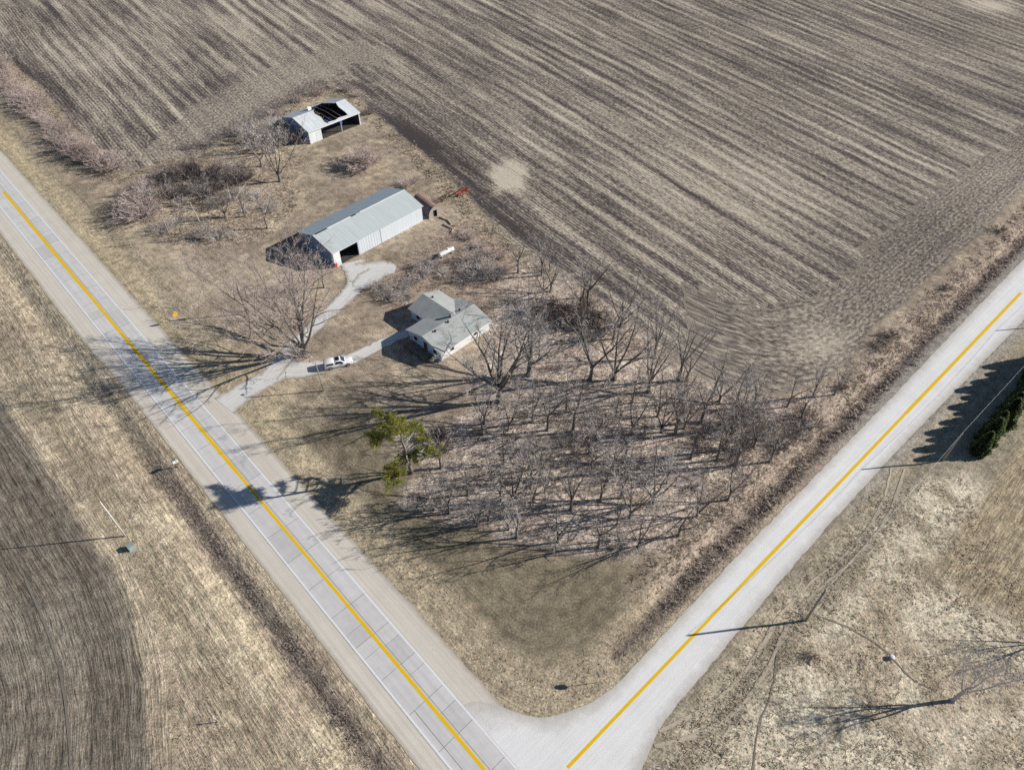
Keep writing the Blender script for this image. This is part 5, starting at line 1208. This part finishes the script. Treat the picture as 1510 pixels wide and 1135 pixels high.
# ---- grass tufts (nobody could count them): one object for each stand
def mat_tuft(name, c1, c2, c3):
    g = NG(name, 0.95, 0.05); r = g.attr('leaf')[2]; n = g.noise(g.pos(), .22, 4, .6)
    f = g.math('ADD', g.math('MULTIPLY', r, .5), g.math('MULTIPLY', n, .5))
    return thin(g, g.ramp(f, [(.28, c1), (.5, c2), (.72, c3)]), .38)
def tufts(name, polyfn, bbox, dens, hgt, mat, seed, label, cat, blades=7, spread=.95, wid=.12, keep=None):
    rs = np.random.RandomState(seed); (x0, y0), (x1, y1) = bbox; n = int((x1 - x0) * (y1 - y0) * dens)
    X = rs.uniform(x0, x1, n); Y = rs.uniform(y0, y1, n); k = polyfn(X, Y) > rs.rand(n); X, Y = X[k], Y[k]
    cl = fbm(X, Y, 3.0, seed + 3, 3); k = cl > rs.uniform(.20, .62, len(X)); X, Y, cl = X[k], Y[k], cl[k]
    n = len(X); Z = height(X, Y) - .03
    sc_ = hgt * rs.uniform(.55, 1.25, n) * (.6 + .8 * cl); ta = rs.uniform(0, 2 * PI, n)
    b = np.repeat(np.arange(n), blades); N = len(b); a = rs.uniform(0, 2 * PI, N); rr = rs.rand(N)
    l = sc_[b] * rs.uniform(.6, 1.2, N); ox = np.cos(a) * rr * .22 * hgt; oy = np.sin(a) * rr * .22 * hgt
    wx = -np.sin(a + rs.randn(N) * .5) * wid * .5 * (hgt / .7); wy = np.cos(a + rs.randn(N) * .5) * wid * .5 * (hgt / .7)
    tx = np.cos(a) * l * spread * (.3 + rr) + np.cos(ta[b]) * l * .25; ty = np.sin(a) * l * spread * (.3 + rr) + np.sin(ta[b]) * l * .25
    bx = X[b] + ox; by = Y[b] + oy; bz = Z[b]
    V = np.stack([np.stack([bx - wx, by - wy, bz], 1), np.stack([bx + wx, by + wy, bz], 1), np.stack([bx + tx * .55 + wx * .7, by + ty * .55 + wy * .7, bz + l * .45], 1), np.stack([bx + tx, by + ty, bz + l * (.75 - .35 * rr)], 1), np.stack([bx + tx * .55 - wx * .7, by + ty * .55 - wy * .7, bz + l * .45], 1)], 1).reshape(-1, 3)
    me = big_mesh(name, V, np.arange(N * 5).reshape(N, 5), mat, False); fattr(me, 'leaf', np.repeat(.5 * rs.rand(N) + .5 * rs.rand(n)[b], 5))
    o = bpy.data.objects.new(name, me); COL.objects.link(o); tag(o, label, cat, None, 'stuff'); return n
def bb(P, m=3): P = np.array(P); return (tuple(P.min(0) - m), tuple(P.max(0) + m))
def inpoly(P, soft=1.5): return lambda X, Y: sstep(-soft, soft, sdist(X, Y, P))
M_T1 = mat_tuft('grove_grass', (.42, .34, .285), (.70, .60, .50), (.90, .81, .69))
M_T2 = mat_tuft('ditch_weeds', (.28, .225, .195), (.62, .525, .44), (.88, .77, .645))
M_T3 = mat_tuft('meadow_grass', (.52, .46, .36), (.80, .72, .58), (.95, .88, .74))
M_T4 = mat_tuft('verge_grass', (.50, .43, .34), (.76, .67, .53), (.93, .84, .68))
cnt = []
cnt.append(tufts('tall_grass', inpoly(POLY_GROVE), bb(POLY_GROVE), 4.5, .38, M_T1, 401, 'tall tan grass matted over the floor of the grove', 'grass'))
cnt.append(tufts('rough_grass', inpoly(POLY_THICKET), bb(POLY_THICKET), 4.0, .42, M_T1, 405, 'tall pale grass in the farmyard thicket', 'grass'))
cnt.append(tufts('brush_grass', inpoly(POLY_BRUSH, 3), bb(POLY_BRUSH), 3.0, .42, M_T1, 409, 'rough grass between the barn and the farmhouse', 'grass'))
def f_ditch(X, Y):
    s, o = fB(X, Y); d = o - np.interp(s, *BL); return sstep(.8, 2.0, d) * sstep(11, 7, d) * sstep(20, 40, s) * (s < 220)
cnt.append(tufts('ditch_weeds', f_ditch, ((0, 30), (175, 185)), 4.5, .48, M_T2, 413, 'brown and tan weeds filling the ditch along the gravel road', 'weeds', 8))
def f_mead(X, Y):
    s, o = fB(X, Y); return sstep(-1.5, 1.5, sdist(X, Y, POLY_MEADOW)) * sstep(-6, -8, o) * (X < 78)
cnt.append(tufts('meadow_grass', f_mead, ((15, 20), (82, 85)), 4.5, .27, M_T3, 417, 'pale tussocky grass of the meadow in the bottom right', 'grass', 8, 1.0, .20))
def f_east(X, Y):
    s, o = fB(X, Y); d = np.interp(s, *BR) - o; return sstep(.6, 2, d) * sstep(10, 6, d) * (s > 2) * (s < 70) * .6
cnt.append(tufts('roadside_grass', f_east, ((10, 15), (75, 75)), 6.0, .35, M_T4, 421, 'short tan grass on the south east edge of the gravel road', 'grass'))
def f_verge(X, Y):
    s, o = fA(X, Y); st = vnoise(o, s, 1.0, 71); st = vnoise(o * 1.0, s * .08, 1.1, 72)
    return sstep(-7.2, -9, o) * sstep(-38, -30, o) * sstep(.35, .65, st) * (sdist(X, Y, POLY_WESTFIELD) < 0) * (Y > 20) * .8
cnt.append(tufts('verge_grass', f_verge, ((-175, 18), (0, 185)), 4.5, .25, M_T4, 425, 'streaky tan grass on the west verge of the highway', 'grass'))
def f_vdark(X, Y):
    s, o = fA(X, Y); return np.exp(-((o + 9.6) / 1.3) ** 2) * sstep(112, 125, s) * (s < 215)
cnt.append(tufts('verge_weeds', f_vdark, ((-75, 5), (10, 90)), 6.0, .32, M_T2, 429, 'dark brown weeds in the ditch west of the highway', 'weeds'))
def f_corner(X, Y):
    s, o = fA(X, Y); sb, ob = fB(X, Y); c = smin(o - 7, ob - np.interp(sb, *BL), 10.0); return sstep(6.5, 4, c) * sstep(.2, 1.0, c) * (sb > 0) * (sb < 40) * (o > 7) * .8
cnt.append(tufts('corner_grass', f_corner, ((-25, 25), (40, 70)), 5.0, .25, M_T4, 433, 'tan grass tussocks rimming the mown corner of the crossroads', 'grass'))
def f_bank(X, Y):
    s, o = fA(X, Y); d = sdist(X, Y, POLY_FIELD); return np.exp(-((d + 2.5) / 2.2) ** 2) * (o > 9) * (Y > 120)
cnt.append(tufts('field_bank_grass', f_bank, ((-175, 120), (10, 280)), 5.0, .55, M_T4, 437, 'tall pale grass along the edge of the stubble field', 'grass'))
def f_yard(X, Y):
    s, o = fA(X, Y); ok = sdist(X, Y, POLY_FIELD) < -1
    for x0, y0, r in ((-30, 142, 17), (-12, 108, 14), (-58, 203, 13)): ok &= np.hypot(X - x0, Y - y0) > r
    ok &= ~((X > -52) & (X < -12) & (np.abs(Y - (84 + .55 * (X + 52))) < 9)) & ~((np.abs(X + 38) < 12) & (Y > 95) & (Y < 138))
    return (o > 9) * ok * sstep(.48, .6, fbm(X, Y, 7.0, 441, 3)) * (sdist(X, Y, POLY_CORNER) < 0) * (sdist(X, Y, POLY_GROVE) < 0)
cnt.append(tufts('yard_grass', f_yard, ((-140, 75), (0, 215)), 4.0, .22, M_T4, 443, 'short tan grass tufts scattered over the farmyard', 'grass', 6))
